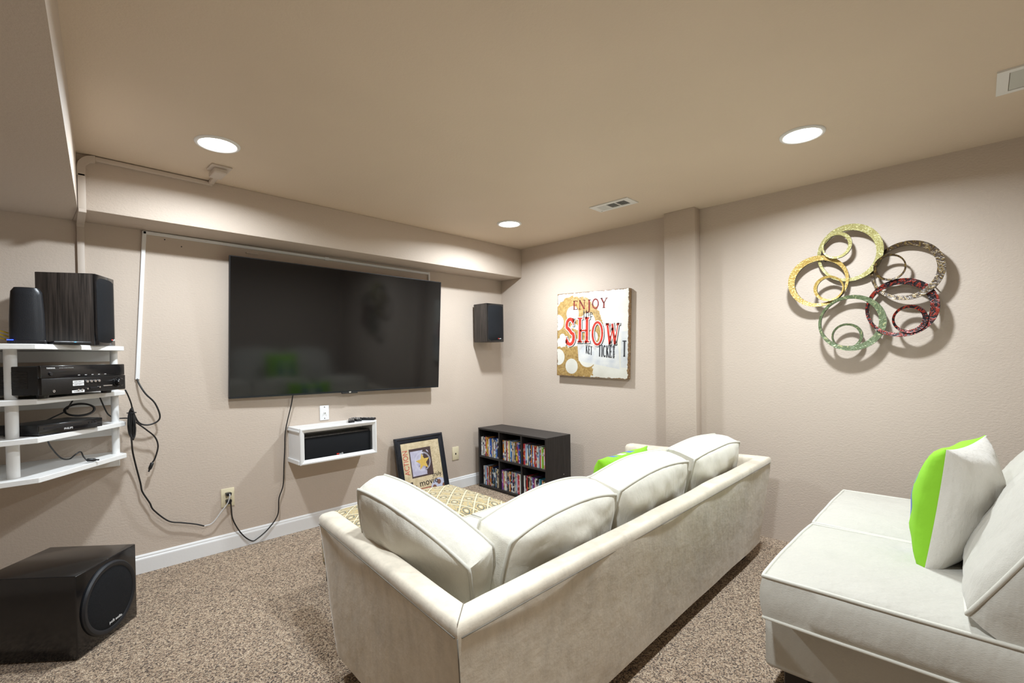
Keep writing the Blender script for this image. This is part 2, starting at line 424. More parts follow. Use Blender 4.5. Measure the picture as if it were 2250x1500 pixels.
bm = NB(); prism(bm, [(-2.545, -.29), (-2.520, -.29), (-2.528, -.45), (-2.553, -.45)], ZC - .018, ZC, bev=.002); part('ceiling_stub', bm, 'raceway_beige', t)
bm = NB(); box(bm, -2.60, -2.505, -.575, -.48, ZC - .008, ZC, .003, 2); part('box_plate', bm, 'raceway_beige', t)
bm = NB(); box(bm, -2.582, -2.523, -.552, -.44, ZC - .034, ZC - .007, .006, 2); part('junction_box', bm, 'raceway_beige', t)

t = thing('cable_raceway', 'thin white cable raceway running from the shelf up and across above the television', 'raceway', (-2.83, -.001, 1.07))
bm = NB(); prism(bm, [(-2.850, 1.075), (-2.831, 1.075), (-2.784, 1.90), (-2.803, 1.90)], -.013, -.0005, axis='y', bev=.002); part('vertical_channel', bm, 'raceway_white', t)
bm = NB(); prism(bm, [(-2.80, 1.884), (-1.75, 1.878), (-1.75, 1.895), (-2.80, 1.902)], -.013, 0, axis='y', bev=.002); part('horizontal_channel', bm, 'raceway_white', t)
bm = NB(); prism(bm, [(-1.748, 1.877), (-.868, 1.872), (-.868, 1.890), (-1.748, 1.894)], -.0125, 0, axis='y', bev=.002); part('horizontal_channel', bm, 'raceway_white', t)
bm = NB(); box(bm, -1.765, -1.735, -.0145, 0, 1.875, 1.897, .001); part('coupler', bm, 'raceway_white', t)
bm = NB(); box(bm, -.870, -.853, -.013, 0, 1.74, 1.892, .002); part('drop_channel', bm, 'raceway_white', t)
t = thing('cable_clip', 'small beige cable clip on the wall just above the television', 'clip', (-2.24, 0, 1.855))
bm = NB(); box(bm, -.035, .035, -.006, 0, -.004, .004, .001); box(bm, -.035, -.012, -.010, -.005, -.004, .004, .001); mesh_obj('clip', bm, 'raceway_beige', t)

# ------------------------------------------------------------------ television
def screen_mat():
    t_ = NT('television_screen'); t_.col((.0035, .0035, .0038)); t_.b.inputs['Roughness'].default_value = .09
    t_.b.inputs['Specular IOR Level'].default_value = .6
    t_.bump(t_.noise(t_.coord(), 900, 1), .00002, .3); return t_.m
MAT['screen'] = screen_mat()
TVW, TVH = 1.56, .875
t = thing('television', 'large flat black wall-mounted television reflecting the room', 'television', (-1.621, -.062, .930), (R(3.4), R(.5), R(-1.7)))
bm = NB(); box(bm, -TVW / 2, TVW / 2, .002, .018, 0, TVH, .002); mesh_obj('cabinet', bm, 'black_plastic', t)
bm = NB(); box(bm, -TVW / 2 + .006, TVW / 2 - .006, -.0005, .004, .012, TVH - .005); mesh_obj('screen', bm, 'screen', t)
bm = NB(); box(bm, -TVW / 2, TVW / 2, -.0025, .004, 0, .012, .001); mesh_obj('bottom_bezel', bm, pbr('dark_brushed_bezel', (.02, .022, .026), .25, .5, bump=(200, .0002)), t)
bm = NB(); box(bm, -TVW / 2, -TVW / 2 + .006, -.002, .004, .012, TVH); box(bm, TVW / 2 - .006, TVW / 2, -.002, .004, .012, TVH); box(bm, -TVW / 2 + .006, TVW / 2 - .006, -.002, .004, TVH - .005, TVH); mesh_obj('bezel', bm, 'black_plastic', t)
bm = NB(); box(bm, -.06, .06, -.004, .012, -.009, .001, .002); mesh_obj('sensor_bar', bm, 'black_plastic', t)
bm = NB(); box(bm, -.008, .008, -.0045, -.003, -.004, .006, .001); mesh_obj('logo_plate', bm, 'chrome', t)
bm = NB(); box(bm, -.5, .5, .016, .040, .05, .55, .008); mesh_obj('rear_housing', bm, 'black_plastic', t)
bm = NB(); box(bm, -.3, .3, .035, .060, .2, .45); mesh_obj('wall_bracket', bm, 'metal_dark', t)

# ------------------------------------------------------------------ loudspeakers
def badge(parent, o, ex, ey, s=1.0, twotone=True):
    if twotone:
        bm = NB(); box(bm, -.016 * s, -.002 * s, -.0035 * s, .0035 * s, 0, .0012, .0004); mesh_obj('red_badge', place(bm, o, ex, ey), 'red_print', parent)
        b2 = text_bm('polk', .014 * s); b2.transform(Matrix.Translation((.012 * s, 0, .0006))); mesh_obj('badge_lettering', place(b2, o, ex, ey), 'white_print', parent)
def bookshelf_speaker(label, loc, rotz, w=.20, d=.20, h=.345, rear=True):
    # local: front faces -y, origin at bottom centre
    t = thing('bookshelf_speaker', label, 'speaker', loc, (0, 0, rotz), 'bookshelf speakers')
    bm = NB(); box(bm, -w / 2, w / 2, -d / 2 + .022, d / 2, 0, h, .003, 2); mesh_obj('cabinet', bm, 'ash', t, 40)
    bm = NB(); box(bm, -w / 2, w / 2, -d / 2 + .012, -d / 2 + .024, .001, h - .001, .003, 2); mesh_obj('baffle', bm, 'gloss_black', t, 40)
    bm = NB(); rows = []
    n = 10
    for i in range(n + 1):
        u = -1 + 2 * i / n; x = u * (w / 2 - .004); y = -d / 2 + .014 - .016 * (1 - abs(u) ** 2.5)
        rows.append([bm.verts.new((x, y if 0 < j < 9 else -d / 2 + .016, .006 + (h - .012) * j / 9)) for j in range(10)])
    grid_faces(bm, rows)
    back = [[bm.verts.new((v.co.x, -d / 2 + .018, v.co.z)) for v in r_] for r_ in rows]
    grid_faces(bm, [rows[0], back[0]]); grid_faces(bm, [rows[-1], back[-1]])
    grid_faces(bm, [[r_[0] for r_ in rows], [r_[0] for r_ in back]]); grid_faces(bm, [[r_[-1] for r_ in rows], [r_[-1] for r_ in back]])
    mesh_obj('grille', bm, 'grille', t, 50)
    badge(t, (.03, -d / 2 - .0025, .03), (1, 0, 0), (0, 0, 1), .9)
    if rear:
        bm = NB(); box(bm, -w * .3, w * .3, d / 2, d / 2 + .014, .03, h - .05, .003); mesh_obj('rear_port_plate', bm, 'black_plastic', t)
    return t
bookshelf_speaker('small black ash speaker mounted high on the wall beside the room corner', (-.285, -.128, 1.305), R(-1), .20, .195)
t = thing('speaker_bracket', 'black wall bracket behind the small speaker in the corner', 'bracket', (-.30, -.008, 1.45))
bm = NB(); box(bm, -.05, .05, -.008, .008, -.06, .06, .002); mesh_obj('plate', bm, 'metal_dark', t)

# ------------------------------------------------------------------ white wall shelf unit
SHZ = [.682, .850, 1.013, 1.245]
POLY = [(-2.925, 0), (-2.908, -.115), (-3.247, -.505), (-3.62, -.515), (-3.96, -.115), (-3.945, 0)]
t = thing('wall_shelf_unit', 'white painted four-tier wall shelf unit with angled front edges and round posts', 'shelf', (-3.43, 0, .67))
for z in SHZ:
    bm = NB(); prism(bm, POLY, z - .013, z + .010, bev=.002); part('shelf_board', bm, 'shelf', t)
    bm = NB(); box(bm, -3.93, -2.925, -.020, 0, z - .068, z - .014, .002); part('wall_cleat', bm, 'shelf', t)
for (px, py, rr) in ((-2.948, -.085, .0165), (-3.322, -.43, .021), (-3.60, -.43, .021), (-3.92, -.085, .0165)):
    for a, b in zip(SHZ, SHZ[1:]):
        bm = NB(); lathe(bm, [(0, a + .010), (rr, a + .010), (rr, b - .013), (0, b - .013)], 20, c=(px, py, 0)); part('post', bm, 'shelf', t, 40)
ST = [z + .010 for z in SHZ]      # upper faces

# speaker on the shelf
bookshelf_speaker('large black ash bookshelf speaker standing on the top white shelf', (-3.086, -.165, ST[3]), R(62), .185, .245, .345)

# modem tower
t = thing('modem', 'rounded black modem tower with a blue light on the top shelf', 'modem', (-3.268, -.415, ST[3]), (0, 0, R(-4)))
bm = NB(); rows = []
for j in range(15):
    f = j / 14; z = .018 + .222 * f
    sc = (1 - .16 * f ** 2.2) * (1 if f < .93 else (1 - ((f - .93) / .07) ** 2 * .18))
    row = []
    for k in range(32):
        a = 2 * PI * k / 32; ca, sa = math.cos(a), math.sin(a)
        row.append(bm.verts.new((.056 * sc * math.copysign(abs(ca) ** .6, ca), .036 * sc * math.copysign(abs(sa) ** .6, sa), z)))
    rows.append(row)
grid_faces(bm, rows, True); bm.faces.new(rows[0][::-1]); bm.faces.new(rows[-1])
mesh_obj('body', bm, pbr('satin_dark_plastic', (.010, .012, .016), .32, bump=(500, .0004)), t, 50)
bm = NB(); box(bm, -.060, .060, -.040, .040, 0, .018, .006, 3); mesh_obj('base', bm, 'black_plastic', t, 50)
for k in range(22):
    bm = NB(); x = -.052 + .104 * k / 21; box(bm, x - .0012, x + .0012, -.0425, -.0395, .003, .013); mesh_obj('vent_rib', bm, 'metal_dark', t)
bm = NB(); box(bm, -.060, -.040, -.043, -.036, .016, .0195, .0008); mesh_obj('indicator_light', bm, pbr('blue_led', (.02, .05, .9), .4, emit=((.03, .08, 1.0), 3.0)), t)
bm = NB(); lathe(bm, [(0, 0), (.036, 0), (.036, .002), (.032, .003), (0, .003)], 32, c=(0, 0, .2395)); bm.transform(Matrix.Diagonal((1.1, .62, 1, 1))); mesh_obj('top_cap', bm, 'gloss_black', t, 50)

t = thing('router', 'slim flat black router lying beside the modem tower on the top shelf', 'router', (-3.128, -.385, ST[3]), (0, 0, R(18)))
bm = NB(); box(bm, -.078, .062, -.036, .036, 0, .016, .006, 3); mesh_obj('body', bm, 'black_plastic', t, 50)
for k in range(6):
    bm = NB(); x = -.06 + .02 * k; box(bm, x - .004, x + .004, -.018, .018, .0155, .0168, .0004); mesh_obj('vent_rib', bm, 'metal_dark', t)
bm = NB(); box(bm, -.004, .004, -.0365, -.034, .010, .013, .0004); mesh_obj('indicator_light', bm, pbr('pale_blue_led', (.1, .3, .9), .4, emit=((.1, .4, 1.0), 1.5)), t)
for i, dz in enumerate((.030, .045, .060)):
    bm = NB(); tube(bm, catmull([(-3.325, -.37, ST[3] + dz - .012), (-3.36, -.385, ST[3] + dz), (-3.42, -.37, ST[3] + dz + .012), (-3.50, -.28, ST[3] + .01 + .006 * i), (-3.55, -.1, ST[3] + .008)], 6), .0032)
    tag(mesh_obj('network_cable', bm, 'cable_yellow', None, 180), ['lowest', 'middle', 'uppermost'][i] + ' of the yellow network cables behind the modem tower', 'cable', 'yellow network cables')

# ------------------------------------------------------------------ receiver on the second shelf
A = Vector((-3.235, -.545)); Bv = Vector((-2.924, -.245)); ax = (Bv - A).normalized(); rz = math.atan2(ax.y, ax.x)
t = thing('av_receiver', 'black home theatre receiver with many knobs and white stickers on the shelf', 'receiver', ((A.x + Bv.x) / 2, (A.y + Bv.y) / 2, ST[2]), (0, 0, rz))
W2 = .216; H0, H1 = .014, .140
bm = NB(); box(bm, -W2 + .004, W2 - .004, .014, .30, H0 + .003, H1 - .003, .002); mesh_obj('chassis', bm, pbr('black_painted_steel', (.012, .012, .013), .5, .2, bump=(200, .0003)), t)
for k in range(12):
    bm = NB(); z = .045 + .006 * k; box(bm, -W2 + .0032, -W2 + .0045, .06, .20, z, z + .003); mesh_obj('side_vent', bm, 'gloss_black', t)
bm = NB(); box(bm, -W2, W2, 0, .016, .086, H1, .003, 2); mesh_obj('display_fascia', bm, 'gloss_black', t, 40)
bm = NB(); box(bm, -W2, W2, -.003, .016, H0, .0855, .003, 2); mesh_obj('control_fascia', bm, pbr('brushed_black_aluminium', (.012, .011, .011), .3, .3, bump=(200, .0003)), t, 40)
bm = NB(); lathe(bm, [(0, -.022), (.016, -.022), (.019, -.019), (.020, -.004), (.024, -.003), (.024, 0), (0, 0)], 32, 'y', (.165, -.003, .052)); mesh_obj('volume_knob', bm, 'gloss_black', t, 40)
for k in range(4):
    bm = NB(); lathe(bm, [(0, -.006), (.0055, -.006), (.0065, -.004), (.0065, 0), (0, 0)], 16, 'y', (-.005 + .021 * k, -.003, .064)); mesh_obj('selector_button', bm, 'chrome', t, 40)
for k, (x, z) in enumerate(((-.05, .028), (-.03, .028), (-.003, .030), (.062, .034))):
    bm = NB(); lathe(bm, [(0, -.004), (.004, -.004), (.004, 0), (0, 0)], 12, 'y', (x, -.003, z)); mesh_obj('small_button', bm, 'chrome', t, 40)
bm = NB(); box(bm, .012, .048, -.0055, -.003, .029, .037, .001); mesh_obj('button_bar', bm, 'metal_dark', t)
bm = NB(); box(bm, .085, .135, -.0045, -.003, .036, .041, .001); mesh_obj('input_flap', bm, 'chrome', t)
for (x0, x1, z0, z1) in ((-.075, -.020, .059, .070), (-.075, -.020, .047, .057), (-.080, -.018, .016, .027)):
    bm = NB(); box(bm, x0, x1, -.0042, -.003, z0, z1); s_ = mesh_obj('sticker', bm, 'white_print', t)
    tb = text_bm('AUDIO INPUT 1', .0062, .0002); mesh_obj('sticker_print', place(tb, ((x0 + x1) / 2, -.0044, (z0 + z1) / 2), (1, 0, 0), (0, 0, 1)), 'black_plastic', s_)
bm = NB(); lathe(bm, [(.0025, -.003), (.0055, -.003), (.0055, 0), (.0025, 0)], 16, 'y', (-.165, -.003, .030)); mesh_obj('headphone_jack', bm, 'chrome', t, 40)
bm = NB(); lathe(bm, [(0, -.006), (.007, -.006), (.008, 0), (0, 0)], 18, 'y', (-.175, 0, .104)); mesh_obj('power_button', bm, 'black_plastic', t, 40)
tb = text_bm('YAMAHA', .0095); mesh_obj('maker_lettering', place(tb, (-.172, -.0006, .128), (1, 0, 0), (0, 0, 1)), 'white_print', t)
tb = text_bm('NATURAL SOUND AV RECEIVER', .0048); mesh_obj('model_lettering', place(tb, (-.10, -.0006, .128), (1, 0, 0), (0, 0, 1)), pbr('grey_print', (.35, .35, .35), .5, bump=(100, .0001)), t)
for k in range(5):
    tb = text_bm('INFO', .0045); mesh_obj('caption', place(tb, (-.04 + .035 * k, -.0006, .094), (1, 0, 0), (0, 0, 1)), 'white_print', t)
for (x, y) in ((-.17, .04), (.15, .04), (-.17, .26), (.15, .26)):
    bm = NB(); lathe(bm, [(0, 0), (.019, 0), (.021, .012), (.021, .018), (0, .018)], 20, c=(x, y, 0)); mesh_obj('foot', bm, 'black_plastic', t, 40)

# ------------------------------------------------------------------ disc player on the third shelf
A = Vector((-3.243, -.468)); Bv = Vector((-3.018, -.285)); ax = (Bv - A).normalized(); rz = math.atan2(ax.y, ax.x); hw = (Bv - A).length / 2
t = thing('disc_player', 'slim black disc player on the third white shelf', 'disc player', ((A.x + Bv.x) / 2, (A.y + Bv.y) / 2, ST[1]), (0, 0, rz))
bm = NB(); box(bm, -hw, hw, .006, .195, .004, .047, .003, 2); mesh_obj('body', bm, pbr('satin_black_steel', (.016, .017, .019), .38, .2, bump=(200, .0003)), t, 40)
bm = NB(); box(bm, -hw, hw, 0, .010, .004, .046, .003, 2); mesh_obj('fascia', bm, 'gloss_black', t, 40)
bm = NB(); box(bm, -hw + .02, .045, -.001, .001, .026, .036, .0005); mesh_obj('disc_tray', bm, 'black_plastic', t)
for k in range(3):
    bm = NB(); lathe(bm, [(0, -.0015), (.0038, -.0015), (.0042, 0), (0, 0)], 14, 'y', (.078 + .016 * k, 0, .031)); mesh_obj('button', bm, 'metal_dark', t, 40)
bm = NB(); box(bm, hw - .024, hw - .012, -.0008, .001, .018, .023); mesh_obj('usb_port', bm, 'metal_dark', t)
bm = NB(); lathe(bm, [(0, -.0015), (.004, -.0015), (.004, 0), (0, 0)], 14, 'x', (-hw, .05, .018)); mesh_obj('side_port', bm, 'metal_dark', t, 40)
tb = text_bm('PHILIPS', .0125); mesh_obj('maker_lettering', place(tb, (-.02, -.0008, .018), (1, 0, 0), (0, 0, 1)), 'white_print', t)
for (x, y) in ((-hw + .02, .02), (hw - .02, .02), (-hw + .02, .18), (hw - .02, .18)):
    bm = NB(); lathe(bm, [(0, 0), (.008, 0), (.008, .005), (0, .005)], 12, c=(x, y, 0)); mesh_obj('foot', bm, 'black_plastic', t, 40)

# ------------------------------------------------------------------ cables about the shelf
def cord(name, pts, rad, label, cat, mat='cable', sub=7, plug=None):
    t = thing(name, label, cat, pts[-1]); bm = NB(); tube(bm, catmull(pts, sub), rad); part('cord', bm, mat, t, 180)
    if plug:
        p0, p1, r_ = plug
        bm = NB(); d_ = Vector(p1) - Vector(p0); tube(bm, [Vector(p0), Vector(p0) + d_ * .12, Vector(p0) + d_ * .75, Vector(p1)], [r_ * .55, r_, r_, r_ * .7], 10); part('plug', bm, 'black_plastic', t, 50)
        bm = NB(); e = d_.normalized(); tube(bm, [Vector(p1) - e * .001, Vector(p1) + e * .012], r_ * .45, 6); part('connector_tip', bm, 'metal_dark', t)
    return t
cord('raceway_cable', [(-2.842, -.008, 1.082), (-2.835, -.022, 1.05), (-2.811, -.045, .996), (-2.772, -.05, .943), (-2.750, -.05, .872), (-2.763, -.05, .838), (-2.805, -.05, .824), (-2.842, -.055, .838), (-2.863, -.065, .878), (-2.878, -.09, .93)], .0045, 'black cable looping out of the lower end of the white raceway', 'cable')
cord('loose_plug_cable', [(-2.875, -.10, .862), (-2.852, -.078, .838), (-2.815, -.068, .800), (-2.775, -.05, .753), (-2.762, -.05, .700), (-2.776, -.05, .638), (-2.790, -.05, .612)], .004, 'black cable ending in a loose hanging plug beside the shelf', 'cable', plug=((-2.789, -.05, .614), (-2.803, -.05, .576), .009))
t = thing('coiled_cable', 'bundled black cable coil hanging from the right end of the shelves', 'cable', (-2.886, -.135, .765))
bm = NB()
for k in range(12):
    pts = []; rx = .003 + .012 * ((k * 5) % 12) / 11; ph = random.random() * .3; hz = .072 + .012 * random.random(); oy = -.136 + .012 * math.sin(k * 2.1)
    for i in range(24):
        a = 2 * PI * i / 24
        pts.append((-2.886 + rx * math.cos(a + ph), oy + .004 * math.sin(2 * a + k), .846 + hz * math.sin(a)))
    tube(bm, pts, .0034, 6, True)
part('coil', bm, 'cable', t, 180)
bm = NB(); tube(bm, catmull([(-2.915, -.17, 1.03), (-2.905, -.168, 1.005), (-2.890, -.150, .96), (-2.884, -.14, .93)], 6), .0035); part('lead', bm, 'cable', t, 180)
bm = NB(); tube(bm, [(-2.886 + .02 * math.cos(2 * PI * i / 16), -.136 + .02 * math.sin(2 * PI * i / 16), .905) for i in range(16)], .002, 6, True); part('tie', bm, 'cable', t, 180)
cord('shelf_power_cord', [(-2.889, -.128, .770), (-2.884, -.10, .745), (-2.876, -.06, .689), (-2.862, -.04, .612), (-2.842, -.03, .508), (-2.834, -.03, .456), (-2.803, -.03, .388), (-2.785, -.03, .342), (-2.719, -.03, .265), (-2.654, -.03, .238), (-2.587, -.03, .212), (-2.545, -.03, .190)], .0042, 'black power cord drooping along the wall below the shelf', 'cord')
cord('pale_power_cord', [(-2.545, -.03, .190), (-2.515, -.03, .191), (-2.490, -.03, .206), (-2.455, -.03, .250), (-2.420, -.035, .296), (-2.408, -.04, .335), (-2.406, -.034, .352)], .0032, 'pale grey power cord rising to the ivory wall outlet', 'cord', 'cable_grey')
cord('television_power_cord', [(-2.010, -.035, .955), (-2.013, -.030, .933), (-2.023, -.024, .866), (-2.052, -.020, .746), (-2.064, -.018, .671), (-2.068, -.018, .58), (-2.075, -.018, .475), (-2.084, -.02, .34), (-2.112, -.02, .258), (-2.123, -.022, .152), (-2.181, -.026, .079), (-2.250, -.030, .034), (-2.288, -.030, .028), (-2.342, -.026, .086), (-2.387, -.022, .183), (-2.396, -.022, .262), (-2.400, -.030, .300)], .0038, 'black power cord hanging from the television to the ivory outlet', 'cord')
t = thing('coiled_cable', 'small black cable coil lying behind the disc player', 'cable', (-3.09, -.12, ST[1]))
bm = NB()
for k in range(5):
    tube(bm, [(-3.088 + (.054 + .002 * (k % 3)) * math.cos(2 * PI * i / 30), -.12 + .008 * k - .012 + .03 * math.sin(2 * PI * i / 30) * .4, ST[1] + .078 + (.028 + .002 * (k % 2)) * math.sin(2 * PI * i / 30)) for i in range(30)], .0036, 6, True)
part('coil', bm, 'cable', t, 180)
bm = NB(); tube(bm, catmull([(-3.105, -.12, ST[2] - .02), (-3.12, -.13, ST[1] + .115), (-3.135, -.13, ST[1] + .085)], 5), .0034); part('lead', bm, 'cable', t, 180)
bm = NB(); tube(bm, catmull([(-3.14, -.13, ST[1] + .075), (-3.18, -.14, ST[1] + .055), (-3.23, -.16, ST[1] + .03), (-3.27, -.17, ST[1] + .012)], 5), .0034); part('tail', bm, 'cable', t, 180)
cord('signal_cable', [(-3.01, -.10, ST[2] - .024), (-2.995, -.095, .95), (-2.975, -.085, .90), (-2.94, -.05, .875), (-2.90, -.06, .872), (-2.885, -.10, .868)], .0034, 'thin black cable hanging between the second and third shelves by the right post', 'cable')
cord('usb_cable', [(-3.215, -.40, SHZ[1] - .014), (-3.205, -.36, .80), (-3.17, -.30, .735), (-3.14, -.28, .722), (-3.12, -.30, .742), (-3.10, -.28, .750), (-3.09, -.27, .725), (-3.078, -.28, .705)], .0032, 'short black cable with a flat plug dangling onto the bottom shelf', 'cable', plug=((-3.080, -.278, .707), (-3.045, -.275, .702), .008))

# ------------------------------------------------------------------ wall plates
def wall_plate(name, label, cat, cx, cz, w, h, mat):
    t = thing(name, label, cat, (cx, 0, cz)); bm = NB(); box(bm, -w / 2, w / 2, -.006, 0, -h / 2, h / 2, .002, 2); mesh_obj('plate', bm, mat, t, 40); return t
t = wall_plate('power_outlet', 'ivory power outlet above the baseboard with two black plugs', 'outlet', -2.409, .326, .073, .112, 'ivory')
for z in (.022, -.020):
    bm = NB(); lathe(bm, [(0, -.0075), (.017, -.0075), (.017, -.005), (0, -.005)], 20, 'y', (0, 0, z)); mesh_obj('socket', bm, 'ivory', t, 40)
    bm = NB(); prism(bm, [(-.013, z - .008), (.013, z - .008), (.016, z + .010), (-.016, z + .010)] if z > 0 else [(-.009, z - .016), (.009, z - .016), (.015, z - .004), (.015, z + .010), (-.015, z + .010), (-.015, z - .004)], -.034, -.007, axis='y', bev=.002); mesh_obj('plug', bm, 'black_plastic', t)
t = wall_plate('phone_jack', 'ivory jack plate on the wall between the framed poster and bookcase', 'jack', -.602, .319, .073, .115, 'ivory')
bm = NB(); box(bm, -.006, .006, -.0075, -.005, -.012, .004, .0008); mesh_obj('jack', bm, 'metal_dark', t)
t = wall_plate('cable_plate', 'white coaxial wall plate standing above the white speaker box', 'wall plate', -1.786, .792, .066, .104, 'trim')
for z in (.040, -.040):
    bm = NB(); lathe(bm, [(0, -.008), (.003, -.008), (.0035, -.006), (0, -.006)], 12, 'y', (0, 0, z)); mesh_obj('screw', bm, 'metal_dark', t, 40)
bm = NB(); lathe(bm, [(.0022, -.018), (.0048, -.018), (.0048, -.010), (.0075, -.009), (.0075, -.006), (.0022, -.006)], 16, 'y', (0, 0, -.002)); mesh_obj('coaxial_socket', bm, 'chrome', t, 40)
for i, (x, z, lb) in enumerate(((-2.70, 1.868, 'small nail in the shaded wall left of the television'), (-2.62, 1.84, 'second small nail in the shaded wall nearer the television'))):
    bm = NB(); lathe(bm, [(0, -.008), (.0035, -.008), (.0035, -.006), (.0012, -.006), (.0012, 0), (0, 0)], 10, 'y', (x, 0, z)); tag(mesh_obj('nail', bm, 'metal_dark', None, 40), lb, 'nail')

# ------------------------------------------------------------------ white speaker box under the television
t = thing('speaker_box', 'white wall-mounted box shelf with moulded frame below the television', 'box shelf', (-1.765, 0, .487))
X0, X1, Y0, Z0, Z1 = -2.036, -1.490, -.185, .487, .722
def wpart(name, *b, bev=.002): bm = NB(); box(bm, *b, bev); part(name, bm, 'trim', t)
wpart('top_board', X0 - .004, X1 + .004, Y0, 0, Z1 - .012, Z1); wpart('bottom_board', X0, X1, Y0, 0, Z0, Z0 + .014)
wpart('side_panel', X0, X0 + .013, Y0, 0, Z0 + .014, Z1 - .012); wpart('side_panel', X1 - .013, X1, Y0, 0, Z0 + .014, Z1 - .012)
wpart('back_panel', X0 + .013, X1 - .013, -.008, 0, Z0 + .014, Z1 - .012)
def mould(a0, a1, b0, b1, horiz, outer_low):
    # moulded strip with a stepped section along a mitred side; runs a0..a1, from outer b0 to inner b1
    bm = NB(); secs = []
    prof = [(0, 0), (0, -.012), (.18, -.016), (.40, -.016), (.52, -.011), (.75, -.009), (.9, -.005), (1.0, -.004), (1.0, 0)]
    m = abs(b1 - b0)
    for end in (0, 1):
        row = []
        for f, y in prof:
            b = b0 + (b1 - b0) * f; ins = m * f
            a = a0 + ins if end == 0 else a1 - ins
            row.append(bm.verts.new((a, Y0 + y, b) if horiz else (b, Y0 + y, a)))
        secs.append(row)
    grid_faces(bm, secs, True); bm.faces.new(secs[0][::-1]); bm.faces.new(secs[1]); part('frame_moulding', bm, 'trim', t)
FX0, FX1, FZ0, FZ1, FW = X0 - .002, X1 + .002, Z0 - .002, Z1 + .002, .030
mould(FX0, FX1, FZ1, FZ1 - FW, True, 0); mould(FX0, FX1, FZ0, FZ0 + FW, True, 1)
mould(FZ0, FZ1, FX0, FX0 + FW, False, 0); mould(FZ0, FZ1, FX1, FX1 - FW, False, 1)
wpart('side_moulding', X0 - .009, X0, Y0, -.002, Z0 - .001, Z0 + .028, bev=.003); wpart('side_moulding', X0 - .009, X0, Y0, -.002, Z1 - .026, Z1 - .012, bev=.003)
t = thing('center_speaker', 'wide black centre speaker sitting inside the white box shelf', 'speaker', (-1.762, -.09, Z0 + .014))
bm = NB(); box(bm, -.235, .245, -.062, .072, 0, .158, .003, 2); mesh_obj('cabinet', bm, 'ash', t, 40)
bm = NB(); box(bm, -.238, .243, -.080, -.060, .004, .150, .007, 3); mesh_obj('grille', bm, 'grille', t, 50)
badge(t, (0, -.0805, .018), (1, 0, 0), (0, 0, 1), 1.2)

def remote(label, x, y, z, rz, L, W):
    t = thing('remote_control', label, 'remote', (x, y, z), (0, 0, R(rz)), 'remote controls on the white box')
    bm = NB(); box(bm, -L / 2, L / 2, -W / 2, W / 2, 0, .017, .005, 3); mesh_obj('body', bm, 'black_plastic', t, 50)
    for i in range(7):
        for j in range(3):
            bm = NB(); xx = -L * .40 + L * .8 * i / 6; yy = -W * .27 + W * .27 * j; box(bm, xx - .0035, xx + .0035, yy - .003, yy + .003, .0165, .0185, .0006)
            mesh_obj('button', bm, ['metal_dark', 'chrome', 'cable_grey'][(i * 2 + j) % 3], t)
remote('black remote at the left of the row on the white box', -1.640, -.115, Z1, 62, .15, .042)
remote('small black remote in the middle of the row on the white box', -1.585, -.085, Z1, 80, .13, .038)
remote('black remote nearest the right end of the white box', -1.527, -.105, Z1, -52, .15, .044)

# ------------------------------------------------------------------ subwoofer
A = Vector((-3.160, -.800)); Bv = Vector((-2.938, -.553)); ax = (Bv - A).normalized(); rz = math.atan2(ax.y, ax.x)
W2 = (Bv - A).length / 2; HS, DSB = .336, .37
t = thing('subwoofer', 'large black lacquered subwoofer with round grille standing on the carpet', 'subwoofer', ((A.x + Bv.x) / 2, (A.y + Bv.y) / 2, 0), (0, 0, rz))
bm = NB(); box(bm, -W2, W2, 0, DSB, .004, HS, .005, 3); mesh_obj('cabinet', bm, 'gloss_black', t, 40)
bm = NB(); lathe(bm, [(.148, 0), (.148, -.006), (.142, -.013), (.132, -.014), (.126, -.010), (.126, 0)], 64, 'y', (0, 0, .172)); mesh_obj('grille_rim', bm, pbr('dark_satin_rim', (.008, .010, .014), .45, bump=(300, .0003)), t, 40)
bm = NB(); lathe(bm, [(0, -.016), (.06, -.0155), (.11, -.013), (.127, -.009), (.127, 0), (0, 0)], 64, 'y', (0, 0, .172)); mesh_obj('grille', bm, 'grille', t, 40)
tb = text_bm('polk audio', .017); mesh_obj('maker_lettering', place(tb, (.012, -.0175, .072), (1, 0, 0), (0, 0, 1)), 'white_print', t)
for (x, y) in ((-W2 + .03, .03), (W2 - .03, .03), (-W2 + .03, DSB - .03), (W2 - .03, DSB - .03)):
    bm = NB(); lathe(bm, [(0, 0), (.016, 0), (.016, .005), (0, .005)], 12, c=(x, y, 0)); mesh_obj('foot', bm, 'black_plastic', t, 40)

